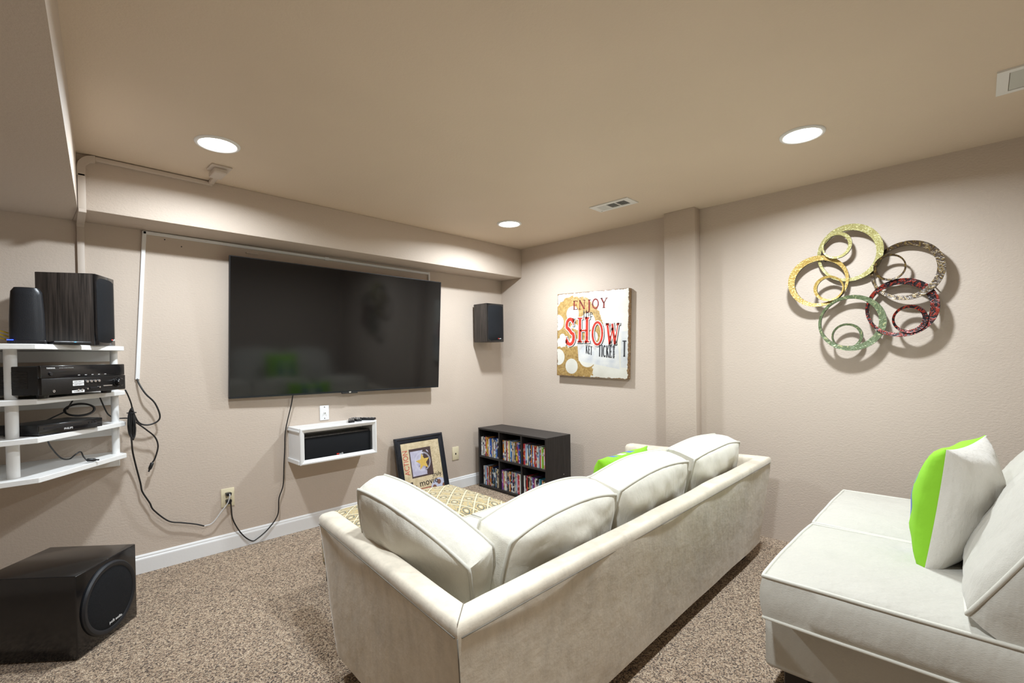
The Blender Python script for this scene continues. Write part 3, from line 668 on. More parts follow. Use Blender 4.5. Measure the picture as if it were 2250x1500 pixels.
# ------------------------------------------------------------------ framed poster leaning on the wall
FWD, FH = .465, .545
lean = math.atan2(.115, .53)
t = thing('framed_poster', 'black framed movie poster with a gold star leaning against the wall', 'framed poster', (-1.015, -.150, 0), (-lean, 0, 0))
def poster_mat():
    q = NT('movie_poster_print'); v = q.coord(); x, y, z = q.sep(v)
    nz = q.noise(v, 30, 4)
    c = q.ramp(nz, [(.3, (.50, .40, .24)), (.7, (.68, .57, .38))])
    # fine text-like flecks
    fl = q.math('MULTIPLY', q.math('GREATER_THAN', q.noise(q.mapping(v, (90, 90, 200)), 1, 2), .60), q.math('GREATER_THAN', x, .09))
    c = q.mix(q.math('MULTIPLY', fl, .5), c, (.25, .18, .10))
    # dark photo block with pale paper in it
    c = q.mix(q.rect(x, z, -.115, .095, .215, .445), c, (.06, .035, .035))
    pale = q.math('MULTIPLY', q.rect(x, z, -.105, .085, .228, .425), q.math('GREATER_THAN', q.math('ADD', q.noise(v, 14, 3), q.math('MULTIPLY', x, -2.2)), .46))
    c = q.mix(pale, c, q.ramp(q.noise(v, 22, 3), [(.3, (.36, .34, .48)), (.7, (.56, .55, .66))]))
    rr = q.math('SQRT', q.math('ADD', q.math('POWER', q.math('SUBTRACT', x, .005), 2.0), q.math('POWER', q.math('SUBTRACT', z, .335), 2.0)))
    for a, b in ((.066, .069), (.073, .076)):
        c = q.mix(q.math('MULTIPLY', q.math('GREATER_THAN', rr, a), q.math('LESS_THAN', rr, b)), c, (.62, .62, .72))
    # red ticket
    red = q.math('LESS_THAN', q.math('ADD', q.math('ABSOLUTE', q.math('SUBTRACT', x, -.01)), q.math('MULTIPLY', z, .9)), .19)
    red = q.math('MULTIPLY', red, q.math('LESS_THAN', z, .125))
    c = q.mix(red, c, (.30, .035, .025))
    tx = q.math('MULTIPLY', red, q.math('MULTIPLY', q.math('GREATER_THAN', q.math('FRACT', q.math('MULTIPLY', z, 42)), .55), q.math('GREATER_THAN', q.noise(q.mapping(v, (160, 1, 60)), 1, 1), .46)))
    c = q.mix(tx, c, (.60, .42, .30))
    # film reel
    reel = q.disc(x, z, .135, .095, .085); c = q.mix(reel, c, (.50, .52, .66))
    for k in range(5):
        a = PI / 2 + 2 * PI * k / 5
        c = q.mix(q.disc(x, z, .135 + .052 * math.cos(a), .095 + .052 * math.sin(a), .020), c, (.20, .09, .06))
    c = q.mix(q.disc(x, z, .135, .095, .007), c, (.08, .08, .10))
    q.col(c); q.b.inputs['Roughness'].default_value = .55; q.bump(q.noise(v, 200, 2), .0003); return q.m
bm = NB(); box(bm, -.190, .190, -.006, .006, .045, .50); mesh_obj('print', bm, poster_mat(), t)
def frame_side(a0, a1, b0, b1, horiz):
    bm = NB(); secs = []
    prof = [(0, .008), (0, -.010), (.10, -.016), (.30, -.018), (.42, -.012), (.60, -.011), (.85, -.010), (1.0, -.007), (1.0, .008)]
    for end in (0, 1):
        row = []
        for f, y in prof:
            b = b0 + (b1 - b0) * f; ins = abs(b1 - b0) * f; a = a0 + ins if end == 0 else a1 - ins
            row.append(bm.verts.new((a, y, b) if horiz else (b, y, a)))
        secs.append(row)
    grid_faces(bm, secs, True); bm.faces.new(secs[0][::-1]); bm.faces.new(secs[1])
    return mesh_obj('frame_rail', bm, pbr_frame, t)
pbr_frame = pbr('black_frame_lacquer', (.010, .013, .020), .28, bump=(30, .0005), var=(20, .3))
hw = FWD / 2
frame_side(-hw, hw, FH, FH - .048, True); frame_side(-hw, hw, .0, .048, True)
fl_ = frame_side(0, FH, -hw, -hw + .048, False); frame_side(0, FH, hw, hw - .048, False)
for k in range(40):
    bm = NB(); z = .05 + .0115 * k; prism(bm, [(-hw + .004, z), (-hw + .013, z + .006), (-hw + .013, z + .009), (-hw + .004, z + .003)], -.0205, -.016, axis='y'); mesh_obj('rope_bead', bm, 'metal_dark', fl_)
bm = NB(); star = []
for k in range(10):
    a = PI / 2 + PI * k / 5 + .08; r_ = .070 if k % 2 == 0 else .030
    star.append((.005 + r_ * math.cos(a), .330 + r_ * math.sin(a)))
prism(bm, star, -.0068, -.006, axis='y'); mesh_obj('gold_star', bm, pbr('gold_print', (.62, .42, .10), .5, var=(60, .1), bump=(100, .0001)), t)
tb = text_bm('ACTION', .066); tb.transform(Matrix.Diagonal((.78, 1, 1, 1))); mesh_obj('red_lettering', place(tb, (-.150, -.0065, .345), (0, 0, 1), (-1, 0, 0)), pbr('faded_red_print', (.50, .09, .06), .6, var=(60, .25), bump=(100, .0001)), t)
tb = text_bm('movie', .074); mesh_obj('lettering', place(tb, (.035, -.0065, .165), (1, 0, .04), (-.04, 0, 1)), 'black_plastic', t)
tb = text_bm('truly', .048); mesh_obj('lettering', place(tb, (.125, -.0065, .212), (1, 0, 0), (0, 0, 1)), 'metal_dark', t)
bm = NB()   # director's chair motif
for (x0, z0, x1, z1, w) in ((-.185, .175, -.115, .180, .018), (-.183, .150, -.083, .150, .006), (-.185, .118, -.085, .122, .009), (-.118, .175, -.118, .115, .006), (-.085, .155, -.085, .115, .006), (-.175, .116, -.10, .055, .006), (-.098, .116, -.175, .055, .006)):
    d_ = Vector((x1 - x0, z1 - z0)).normalized(); n_ = Vector((-d_.y, d_.x)) * w / 2
    prism(bm, [(x0 - n_.x, z0 - n_.y), (x1 - n_.x, z1 - n_.y), (x1 + n_.x, z1 + n_.y), (x0 + n_.x, z0 + n_.y)], -.0068, -.0058, axis='y')
mesh_obj('chair_motif', bm, pbr('dark_brown_print', (.05, .03, .025), .6, bump=(100, .0001)), t)

# ------------------------------------------------------------------ canvas print on the right wall
PW, PH = .697, .700
t = thing('canvas_print', 'square cream canvas print reading ENJOY the SHOW on the right wall', 'canvas print', (-.001, -1.073, 1.342), (0, R(1.7), R(-90)))
def canvas_mat():
    q = NT('distressed_movie_canvas'); v = q.coord(); x, y, z = q.sep(v)
    n1 = q.math('MULTIPLY', q.math('SUBTRACT', q.noise(v, 22, 4, .65), .5), .09)
    xx = q.math('ADD', x, n1); zz = q.math('ADD', z, q.math('MULTIPLY', q.math('SUBTRACT', q.noise(q.mapping(v, loc=(3, 5, 1)), 22, 4, .65), .5), .09))
    cream = q.ramp(q.noise(v, 6, 4), [(.3, (.66, .64, .56)), (.7, (.78, .765, .70))])
    gold = q.ramp(q.noise(v, 55, 5, .7), [(.25, (.19, .10, .03)), (.5, (.42, .27, .09)), (.75, (.56, .40, .18))])
    def AND(a, b): return q.math('MULTIPLY', a, b)
    def NOT(a): return q.math('SUBTRACT', 1.0, a)
    def OR(a, b): return q.math('MAXIMUM', a, b)
    reel1 = AND(q.disc(xx, zz, -.165, .045, .275), NOT(q.disc(x, z, -.165, .045, .045)))
    reel2 = q.disc(xx, zz, -.235, -.215, .270)
    holes = None
    for cx, cz, r_ in ((-.185, .175, .064), (-.345, .105, .068), (-.03, .105, .072), (.02, -.02, .05), (-.19, -.265, .064), (-.335, -.19, .070), (-.03, -.18, .088), (-.29, -.02, .03)):
        h_ = q.disc(x, z, cx, cz, r_); holes = h_ if holes is None else OR(holes, h_)
    band = q.rect(xx, zz, -.40, -.13, -.10, -.035)
    g = AND(AND(OR(reel1, reel2), NOT(holes)), NOT(band))
    worn = q.math('GREATER_THAN', q.noise(v, 34, 5, .7), .34)
    c = q.mix(AND(g, worn), cream, gold)
    # pale blue-grey ticket strip
    tick = q.rect(q.math('ADD', x, q.math('MULTIPLY', z, .10)), q.math('ADD', z, q.math('MULTIPLY', x, .14)), -.14, .25, -.235, -.055)
    c = q.mix(q.math('MULTIPLY', tick, .8), c, q.ramp(q.noise(v, 18, 3), [(.3, (.52, .55, .60)), (.7, (.74, .74, .72))]))
    tk2 = q.rect(x, z, .285, .36, -.26, .02)
    c = q.mix(q.math('MULTIPLY', tk2, .8), c, q.ramp(q.noise(v, 18, 3), [(.3, (.50, .53, .57)), (.7, (.72, .72, .70))]))
    # rust along the edges
    ex = q.math('MAXIMUM', q.math('MULTIPLY', q.math('ABSOLUTE', x), 2 / PW), q.math('MULTIPLY', q.math('ABSOLUTE', z), 2 / PH))
    er = q.math('GREATER_THAN', q.math('ADD', ex, q.math('MULTIPLY', q.noise(v, 40, 4, .7), .10)), 1.035)
    c = q.mix(er, c, q.ramp(q.noise(v, 90, 4), [(.3, (.10, .055, .03)), (.7, (.36, .22, .10))]))
    q.col(c); q.b.inputs['Roughness'].default_value = .45; q.bump(q.noise(v, 300, 2), .0008); return q.m
bm = NB(); box(bm, -PW / 2, PW / 2, -.042, -.003, -PH / 2, PH / 2, .003, 2); mesh_obj('canvas', bm, canvas_mat(), t, 40)
bm = NB(); box(bm, -PW / 2 + .03, PW / 2 - .03, -.003, 0, -PH / 2 + .03, PH / 2 - .03); mesh_obj('stretcher', bm, 'metal_dark', t)

def arc(cx, cy, rx, ry, a0, a1, n=14): return [(cx + rx * math.cos(R(a0 + (a1 - a0) * i / n)), cy + ry * math.sin(R(a0 + (a1 - a0) * i / n))) for i in range(n + 1)]
GL = {   # strokes: (points, width start, width end)
 'E': (.62, [([(.14, 0), (.14, 1)], .13), ([(.02, .03), (.58, .03)], .06), ([(.02, .97), (.55, .97)], .06), ([(.14, .52), (.42, .52)], .05), ([(.57, .0), (.57, .2)], .05), ([(.54, 1), (.54, .82)], .05), ([(.42, .44), (.42, .6)], .05)]),
 'N': (.80, [([(.13, 0), (.13, 1)], .06), ([(.70, 0), (.70, 1)], .06), ([(.10, 1), (.70, 0)], .13), ([(.0, .03), (.26, .03)], .05), ([(.57, .97), (.83, .97)], .05)]),
 'J': (.50, [([(.33, 1), (.33, .05)], .13), (arc(.14, .05, .19, .22, 0, -150, 10), .09), ([(.17, .97), (.49, .97)], .05)]),
 'O': (.84, [(arc(.40, .5, .33, .47, 0, 360, 28), .12)]),
 'Y': (.78, [([(.10, 1), (.40, .48)], .13), ([(.70, 1), (.40, .48)], .07), ([(.40, .5), (.40, 0)], .13), ([(.0, .97), (.26, .97)], .05), ([(.58, .97), (.82, .97)], .05), ([(.24, .03), (.56, .03)], .05)]),
 'S': (.66, [(arc(.33, .74, .22, .23, 30, 200, 12) + [(.30, .55), (.42, .44)] + arc(.33, .27, .23, .25, 35, -160, 12), .15), ([(.53, .72), (.53, .98)], .05), ([(.10, .30), (.10, .02)], .05)]),
 'H': (.82, [([(.18, 0), (.18, 1)], .15), ([(.64, 0), (.64, 1)], .15), ([(.18, .48), (.64, .48)], .07), ([(.02, .03), (.34, .03)], .06), ([(.48, .03), (.80, .03)], .06), ([(.02, .97), (.34, .97)], .06), ([(.48, .97), (.80, .97)], .06)]),
 'W': (1.06, [([(.12, 1), (.32, 0)], .14), ([(.54, .8), (.32, 0)], .07), ([(.50, 1), (.72, 0)], .14), ([(.94, 1), (.72, 0)], .07), ([(.0, .97), (.26, .97)], .05), ([(.80, .97), (1.06, .97)], .05)]),
 'T': (.62, [([(.30, 0), (.30, 1)], .12), ([(.02, .96), (.58, .96)], .07), ([(.16, .03), (.44, .03)], .05)]),
 'I': (.30, [([(.15, 0), (.15, 1)], .12), ([(.02, .97), (.28, .97)], .05), ([(.02, .03), (.28, .03)], .05)]),
 'C': (.66, [(arc(.36, .5, .29, .46, 50, 310, 20), .11)]),
 'K': (.68, [([(.13, 0), (.13, 1)], .12), ([(.16, .45), (.58, 1)], .07), ([(.26, .55), (.62, 0)], .12)]),
 't': (.42, [([(.18, 1), (.18, .12)], .09), (arc(.30, .12, .12, .11, 180, 300, 8), .08), ([(.02, .68), (.38, .68)], .06)]),
 'h': (.60, [([(.10, 0), (.10, 1)], .09), (arc(.30, .42, .20, .25, 180, 0, 12) + [(.50, 0)], .08)]),
 'e': (.56, [(arc(.28, .33, .22, .32, 0, 320, 22), .08), ([(.08, .35), (.48, .35)], .06)]),
}
def word(txt, x0, zf, hf, sx, y0=-.0428, th=.0006, grow=0.0, dx=0, dz=0, wf=.85):
    # zf(x), hf(x): baseline and height along x
    bm = NB(); x = x0
    for k, ch in enumerate(txt):
        wd, strokes = GL[ch]; h = hf(k); zb = zf(k); s = sx * h
        for pts, w in strokes:
            P = [Vector((x + p[0] * s + dx, zb + p[1] * h + dz)) for p in pts]; w2 = (w * h * .5) * wf + grow; L, Rr = [], []
            for i, p in enumerate(P):
                d_ = (P[min(i + 1, len(P) - 1)] - P[max(i - 1, 0)]).normalized(); n_ = Vector((-d_.y, d_.x))
                e = d_ * (grow if i == len(P) - 1 else (-grow if i == 0 else 0)) if (P[0] - P[-1]).length > 1e-4 else Vector((0, 0))
                L.append(p + n_ * w2 + e); Rr.append(p - n_ * w2 + e)
            top = [[bm.verts.new((q.x, y0 - th, q.y)) for q in row] for row in (L, Rr)]; bot = [[bm.verts.new((q.x, y0 + .0004, q.y)) for q in row] for row in (L, Rr)]
            grid_faces(bm, top); grid_faces(bm, [top[0], bot[0]]); grid_faces(bm, [top[1], bot[1]])
        x += (wd + .12) * s
    return bm
MAT['ink_maroon'] = pbr('maroon_ink', (.20, .025, .02), .5, var=(25, .7), bump=(100, .0001))
MAT['ink_red'] = pbr('scarlet_ink', (.50, .035, .02), .5, var=(40, .35), bump=(100, .0001))
MAT['ink_dark'] = pbr('charcoal_ink', (.035, .035, .04), .6, var=(40, .4), bump=(100, .0001))
MAT['ink_white'] = pbr('chalk_white_ink', (.76, .75, .70), .6, var=(40, .05), bump=(100, .0001))
en = ('ENJOY', -.180, lambda k: (.208, .208, .195, .208, .208)[k], lambda k: (.074, .076, .088, .078, .080)[k], 1.06)
mesh_obj('enjoy_lettering', word(*en, wf=1.25), 'ink_maroon', t)
mesh_obj('the_lettering', word('the', -.078, lambda k: .142, lambda k: .056, .95, wf=1.3), 'ink_dark', t)
sh = ('SHOW', -.262, lambda k: (-.085, -.066, -.088, -.078)[k], lambda k: (.222, .206, .190, .160)[k], (.74))
mesh_obj('show_shadow', word(*sh, y0=-.0424, grow=.008, dx=.005, dz=-.004), 'ink_dark', t)
mesh_obj('show_outline', word(*sh, y0=-.0428, grow=.0065), 'ink_white', t)
mesh_obj('show_lettering', word(*sh, y0=-.0432), 'ink_red', t)
mesh_obj('ticket_lettering', word('TICKET', .078, lambda k: -.178 - .002 * k, lambda k: .094, .40), 'ink_dark', t)
mesh_obj('ticket_lettering', word('KET', -.045, lambda k: -.155 - .006 * k, lambda k: .070, .42), 'ink_dark', t)
mesh_obj('ticket_lettering', word('T', .296, lambda k: -.175, lambda k: .125, .50), 'ink_dark', t)
tb = text_bm('029453', .040, .0003); tb.transform(Matrix.Diagonal((.9, .55, 1, 1))); mesh_obj('serial_lettering', place(tb, (.222, -.0428, -.130), (0, 0, 1), (-1, 0, 0)), 'ink_dark', t)

# ------------------------------------------------------------------ ring wall sculpture
t = thing('ring_sculpture', 'wall sculpture of interlocking gold, green, brown and red metal rings', 'wall sculpture', (0, -2.87, 1.25), (0, 0, R(-90)))
def ring_mat(name, a, b, c, scale, dark=False):
    q = NT(name); v = q.coord()
    w = q.node('ShaderNodeTexNoise'); q.link(v, w.inputs['Vector']); w.inputs['Scale'].default_value = scale; w.inputs['Detail'].default_value = 3; w.inputs['Distortion'].default_value = 2.5
    col_ = q.ramp(w.outputs['Fac'], [(.36, a), (.50, a), (.57, b), (.70, c)] if dark else [(.36, a), (.48, b), (.58, a), (.70, c)])
    q.col(col_); q.b.inputs['Roughness'].default_value = .28; q.b.inputs['Metallic'].default_value = .12; q.b.inputs['Specular IOR Level'].default_value = .25
    q.bump(w.outputs['Fac'], .003); return q.m
RM = {
 'pale': ring_mat('pale_gold_leaf', (.46, .42, .19), (.30, .26, .09), (.56, .54, .32), 42),
 'gold': ring_mat('warm_gold_leaf', (.52, .37, .11), (.34, .21, .05), (.62, .49, .23), 42),
 'green': ring_mat('sage_green_enamel', (.15, .185, .105), (.085, .11, .05), (.40, .37, .17), 26),
 'brown': ring_mat('bronze_brown_enamel', (.045, .027, .014), (.15, .095, .025), (.03, .018, .011), 30, True),
 'red': ring_mat('red_black_enamel', (.010, .006, .007), (.26, .022, .008), (.04, .008, .007), 34, True)}
MAT['ring_edge'] = pbr('dark_ring_edge', (.025, .02, .018), .4, .6, bump=(100, .0003))
def ring(name, cy, cz, ro, ri, off, ang, depth, tilt, tdir, mk, label):
    bm = NB(); n = 72; rows = [[], [], [], []]
    cx = -(cy + 2.87); cz0 = cz - 1.25; oa = R(ang + 180); ta = R(tdir)
    for k in range(n):
        a = 2 * PI * k / n
        o_ = Vector((ro * math.cos(a), ro * math.sin(a))); i_ = Vector((ri * math.cos(a) + off * math.cos(oa), ri * math.sin(a) + off * math.sin(oa)))
        def yy(p, extra): return -(depth + math.sin(R(tilt)) * (p.x * math.cos(ta) + p.y * math.sin(ta)) + extra)
        for r_, (p, e) in enumerate(((o_, -.012), (o_, .004), (i_, .0), (i_, -.016))):
            rows[r_].append(bm.verts.new((cx + p.x, yy(p, e), cz0 + p.y)))
    for a in range(4):
        A, B = rows[a], rows[(a + 1) % 4]
        for k in range(n):
            f = bm.faces.new((A[k], A[(k + 1) % n], B[(k + 1) % n], B[k])); f.material_index = 0 if a == 1 else 1
    o = mesh_obj(name, bm, [RM[mk], 'ring_edge'], t, 35); o['label'] = label
ring('large_ring', -2.822, 1.723, .156, .131, .011, 40, .050, 8, 60, 'pale', 'pale gold ring at the top')
ring('small_ring', -2.766, 1.772, .074, .060, .005, 20, .066, 8, 0, 'pale', 'small pale gold ring inside the top ring')
ring('large_ring', -2.671, 1.583, .148, .124, .010, 150, .058, 8, 200, 'gold', 'warm gold ring at the left')
ring('small_ring', -2.727, 1.534, .072, .060, .004, 170, .072, 8, 160, 'gold', 'small warm gold ring')
ring('large_ring', -2.834, 1.332, .155, .132, .011, -20, .072, 8, 230, 'green', 'sage green ring at the bottom')
ring('small_ring', -2.812, 1.259, .072, .061, .004, 10, .060, 8, 200, 'green', 'small sage green ring')
ring('large_ring', -3.070, 1.593, .155, .132, .010, 0, .052, 9, 330, 'brown', 'bronze brown ring at the right')
ring('small_ring', -3.002, 1.616, .069, .059, .003, 190, .068, 8, 100, 'brown', 'small bronze brown ring')
ring('large_ring', -3.049, 1.400, .154, .128, .012, 20, .066, 8, 300, 'red', 'red and black ring at the lower right')
ring('small_ring', -3.085, 1.337, .073, .057, .006, -10, .080, 8, 300, 'red', 'small red and black ring')
for (cy, cz) in ((-2.70, 1.70), (-2.93, 1.64), (-2.94, 1.30), (-3.18, 1.50)):
    bm = NB(); tube(bm, [(-(cy + 2.87), 0, cz - 1.25), (-(cy + 2.87), -.05, cz - 1.25)], .003, 8); mesh_obj('wall_standoff', bm, 'ring_edge', t, 40)

# ------------------------------------------------------------------ bookcase with disc cases
P0 = Vector((-.402, -.085)); P1 = Vector((-.458, -.935)); ax = (P1 - P0).normalized(); BW = (P1 - P0).length; rz = math.atan2(ax.y, ax.x)
BH, BD, TB = .533, .285, .015
t = thing('bookcase', 'low black six-cube bookcase filled with disc cases in the corner', 'bookcase', (P0.x, P0.y, 0), (0, 0, rz))
BM = Matrix.Translation((P0.x, P0.y, 0)) @ Matrix.Rotation(rz, 4, 'Z')
def bpart(name, *b): bm = NB(); box(bm, *b, .001); mesh_obj(name, bm, 'bookcase', t)
bpart('top_panel', 0, BW, 0, BD, BH - TB, BH); bpart('bottom_panel', TB, BW - TB, 0, BD, .012, .012 + TB)
bpart('side_panel', 0, TB, 0, BD, 0, BH - TB); bpart('side_panel', BW - TB, BW, 0, BD, 0, BH - TB)
CW = (BW - 4 * TB) / 3; ZM = .270
for k in (1, 2):
    x = TB * k + CW * k
    bpart('divider', x, x + TB, 0, BD, .027, ZM); bpart('divider', x, x + TB, 0, BD, ZM + TB, BH - TB)
bpart('middle_shelf', TB, BW - TB, 0, BD, ZM, ZM + TB); bpart('back_panel', TB, BW - TB, BD - .005, BD, .027, BH - TB); bpart('kick_plate', TB, BW - TB, .01, .02, 0, .012)
for (x, y) in ((.02, .02), (CW + 1.5 * TB, .02), (2 * CW + 2.5 * TB, .02), (BW - .02, .02), (CW + 1.5 * TB, BD - .03), (2 * CW + 2.5 * TB, BD - .03)):
    bm = NB(); lathe(bm, [(0, 0), (.004, 0), (.003, .0012), (0, .0014)], 10, c=(x, y, BH)); mesh_obj('screw', bm, 'metal_dark', t)
bm = NB(); lathe(bm, [(0, .0015), (.003, .0012), (.004, 0), (0, 0)], 10, 'x', (BW, .20, .22)); mesh_obj('screw', bm, 'chrome', t)

PAL = {'white': (.74, .74, .72), 'pale blue': (.32, .48, .68), 'blue': (.03, .11, .42), 'navy': (.012, .02, .08), 'black': (.012, .012, .014), 'red': (.46, .025, .02), 'orange': (.58, .20, .03), 'yellow': (.62, .44, .06), 'green': (.24, .45, .04), 'purple': (.20, .06, .30), 'grey': (.30, .30, .31), 'teal': (.03, .24, .32), 'cream': (.60, .52, .38), 'pink': (.56, .16, .28), 'brown': (.18, .08, .035)}
def sleeve(name, c):
    q = NT(name.replace(' ', '_') + '_disc_sleeve'); v = q.coord(); x, y, z = q.sep(v)
    rnd = q.node('ShaderNodeObjectInfo').outputs['Random']
    zz = q.math('ADD', q.math('MULTIPLY', z, 1.0), q.math('MULTIPLY', rnd, 37.0))
    cmb = q.node('ShaderNodeCombineXYZ'); q.link(q.math('MULTIPLY', x, 45.0), cmb.inputs[0]); q.link(q.math('MULTIPLY', zz, 42.0), cmb.inputs[2]); q.link(q.math('MULTIPLY', rnd, 50.0), cmb.inputs[1])
    vo = q.node('ShaderNodeTexVoronoi'); q.link(cmb.outputs[0], vo.inputs['Vector']); vo.inputs['Scale'].default_value = 1.0
    sc = q.node('ShaderNodeSeparateColor'); q.link(vo.outputs['Color'], sc.inputs[0])
    mark = q.math('GREATER_THAN', sc.outputs[0], .74)
    lum = sum(c) / 3; alt = (.75, .75, .74) if lum < .28 else (.06, .05, .06)
    hue = q.ramp(sc.outputs[1], [(0, alt), (.55, alt), (.6, (.5, .05, .03)), (.75, (.05, .15, .45)), (.9, (.7, .5, .1))])
    nd = q.mix(q.math('MULTIPLY', mark, .85), tuple(c), hue)
    q.col(nd); q.b.inputs['Roughness'].default_value = .25; q.bump(q.noise(v, 100, 1), .0002); return q.m
SL = {k: sleeve(k, v) for k, v in PAL.items()}
CUB = [
 ('upper left', ['white', 'white', 'navy', 'white', 'red', 'yellow', 'orange', 'white', 'blue', 'blue', 'cream', 'navy', 'white', 'pale blue', 'blue', 'black', 'white']),
 ('upper middle', ['orange', 'black', 'white', 'grey', 'black', 'red', 'white', 'yellow', 'pale blue', 'teal', 'blue', 'cream', 'white', 'black', 'yellow', 'red', 'purple', 'blue', 'black']),
 ('upper right', ['red', 'pink', 'pale blue', 'white', 'black', 'pale blue', 'navy', 'orange', 'blue', 'white', 'red', 'red', 'brown', 'white', 'pale blue', 'red', 'white', 'green', 'green', 'white', 'red']),
 ('lower left', ['white', 'black', 'pale blue', 'red', 'white', 'brown', 'orange', 'black', 'navy', 'teal', 'black', 'pale blue', 'black', 'cream', 'grey']),
 ('lower middle', ['purple', 'pink', 'cream', 'white', 'grey', 'black', 'white', 'orange', 'navy', 'white', 'navy', 'cream', 'pale blue', 'white', 'pink', 'red', 'white', 'green']),
 ('lower right', ['white', 'black', 'red', 'black', 'cream', 'brown', 'pale blue', 'purple', 'pink', 'white', 'black', 'black', 'pale blue', 'teal', 'grey', 'orange', 'green', 'black'])]
ORD = ['first', 'second', 'third', 'fourth', 'fifth', 'sixth', 'seventh', 'eighth', 'ninth', 'tenth', 'eleventh', 'twelfth', 'thirteenth', 'fourteenth', 'fifteenth', 'sixteenth', 'seventeenth', 'eighteenth', 'nineteenth', 'twentieth', 'twenty-first']
def case_mesh(w, d, h):
    bm = NB(); r_ = w * .3
    prof = [(0, r_ * .6), (r_ * .4, .0), (w - r_ * .4, 0), (w, r_ * .6), (w, d), (w * .82, d), (w * .82, d - .004), (w * .18, d - .004), (w * .18, d), (0, d)]
    prism(bm, prof, 0, h)
    for f in bm.faces:
        c = f.calc_center_median()
        f.material_index = 1 if (c.y < d * .6 and 0.001 < c.z < h - .001) else 0
    me = bpy.data.meshes.new('disc_case'); bmesh.ops.recalc_face_normals(bm, faces=bm.faces[:]); bm.to_mesh(me); bm.free(); return me
for ci, (cub, cols) in enumerate(CUB):
    c_, r_ = ci % 3, ci // 3
    x0 = TB + c_ * (CW + TB) + .006 + (.018 if ci == 1 else (.024 if ci == 3 else 0)); x1 = TB + c_ * (CW + TB) + CW - .006; zb = (ZM + TB if r_ == 0 else .027) + .0005
    n = len(cols); pitch = (x1 - x0) / n
    for k, cn in enumerate(cols):
        w = pitch * random.uniform(.80, .89 if ci == 1 else .95); d_ = random.choice([.135, .135, .13]); h_ = random.choice([.170, .170, .173, .158, .166])
        me = case_mesh(w, d_, h_); me.materials.append(MAT['black_plastic'] if cn not in ('white', 'pale blue') else MAT['ring_edge']); me.materials.append(SL[cn])
        o = bpy.data.objects.new('disc_case', me); COL.objects.link(o)
        leanr = R(-6) if (ci == 1 and k >= 12) else 0
        sq = (.88 if k < 12 else 1.0) if ci == 1 else 1.0
        loc = BM @ Vector((x0 + pitch * k * sq, .012 + random.uniform(0, .010), zb))
        o.matrix_world = Matrix.Translation(loc) @ Matrix.Rotation(rz, 4, 'Z') @ Matrix.Rotation(leanr, 4, 'Y')
        tag(o, f'{cn}-spined disc case, {ORD[k]} from the left in the {cub} cube', 'disc case', 'disc cases in the black bookcase')

# ------------------------------------------------------------------ soft furniture helpers
def nz(p, s, seed=0): return noise.noise(Vector((p[0] * s + seed * 7.3, p[1] * s + seed * 3.1, p[2] * s - seed)))
def cushion(w, h, tb, crown, k=.22, n=26, seed=0, wr=.006, bulge=.012, slump=0.0, sag=0.0):
    """boxed cushion: x = width (centred), z = height (0..h), y = thickness (centred, front at -y). returns bm, front loop, back loop"""
    bm = NB()
    def xz(u, v):
        x = w / 2 * u * math.sqrt(1 - k * v * v / 2); z = h / 2 * v * math.sqrt(1 - k * u * u / 2)
        z += -slump * (1 - u * u) * max(0, v) - sag * u * u * max(0, v)
        return x, z + h / 2
    sheets = []
    for s in (-1, 1):
        g = []
        for j in range(n + 1):
            row = []
            for i in range(n + 1):
                u = -1 + 2 * i / n; v = -1 + 2 * j / n; x, z = xz(u, v)
                f = ((1 - abs(u) ** 3.0) * (1 - abs(v) ** 3.0)) ** .62
                y = s * (tb / 2 + crown * f)
                e = 1 - f
                y += wr * 2.2 * nz((x, s, z), 5, seed) * f + wr * 1.3 * (abs(nz((x * 1.0, s, z * 1.0), 13, seed + 2)) - .25) * min(1, f * 2.5)
                zz = z + wr * nz((x, s * 3, z), 4, seed + 5); xx = x + wr * nz((z, s * 3, x), 4, seed + 9)
                row.append(bm.verts.new((xx, y, zz)))
            g.append(row)
        sheets.append(g); grid_faces(bm, g)
    def loop(g): return [g[0][i] for i in range(n)] + [g[j][n] for j in range(n)] + [g[n][n - i] for i in range(n)] + [g[n - j][0] for j in range(n)]
    F, B = loop(sheets[0]), loop(sheets[1]); c = Vector((0, 0, h / 2)); rows = [F]; nb = 4
    for q in range(1, nb):
        t_ = q / nb; row = []
        for a, b in zip(F, B):
            p = a.co.lerp(b.co, t_); d_ = Vector((p.x, 0, p.z)) - c; d_ = Vector((d_.x / (w / 2), 0, d_.z / (h / 2)))
            if d_.length > 1e-6: d_.normalize()
            p = p + d_ * bulge * math.sin(PI * t_) + d_ * wr * .9 * nz(p, 14, seed + 4)
            row.append(bm.verts.new(p))
        rows.append(row)
    rows.append(B); grid_faces(bm, rows, True)
    return bm, [v.co.copy() for v in F], [v.co.copy() for v in B]
def add_cushion(name, parent, M, mat, pipe='seam', pr=.0055, **kw):
    bm, F, B = cushion(**kw); bm.transform(M)
    o = mesh_obj(name, bm, mat, parent, 60)
    for L in (F, B):
        b2 = NB(); tube(b2, [M @ p for p in L], pr, 6, True); mesh_obj('piping', b2, pipe, o, 180)
    return o
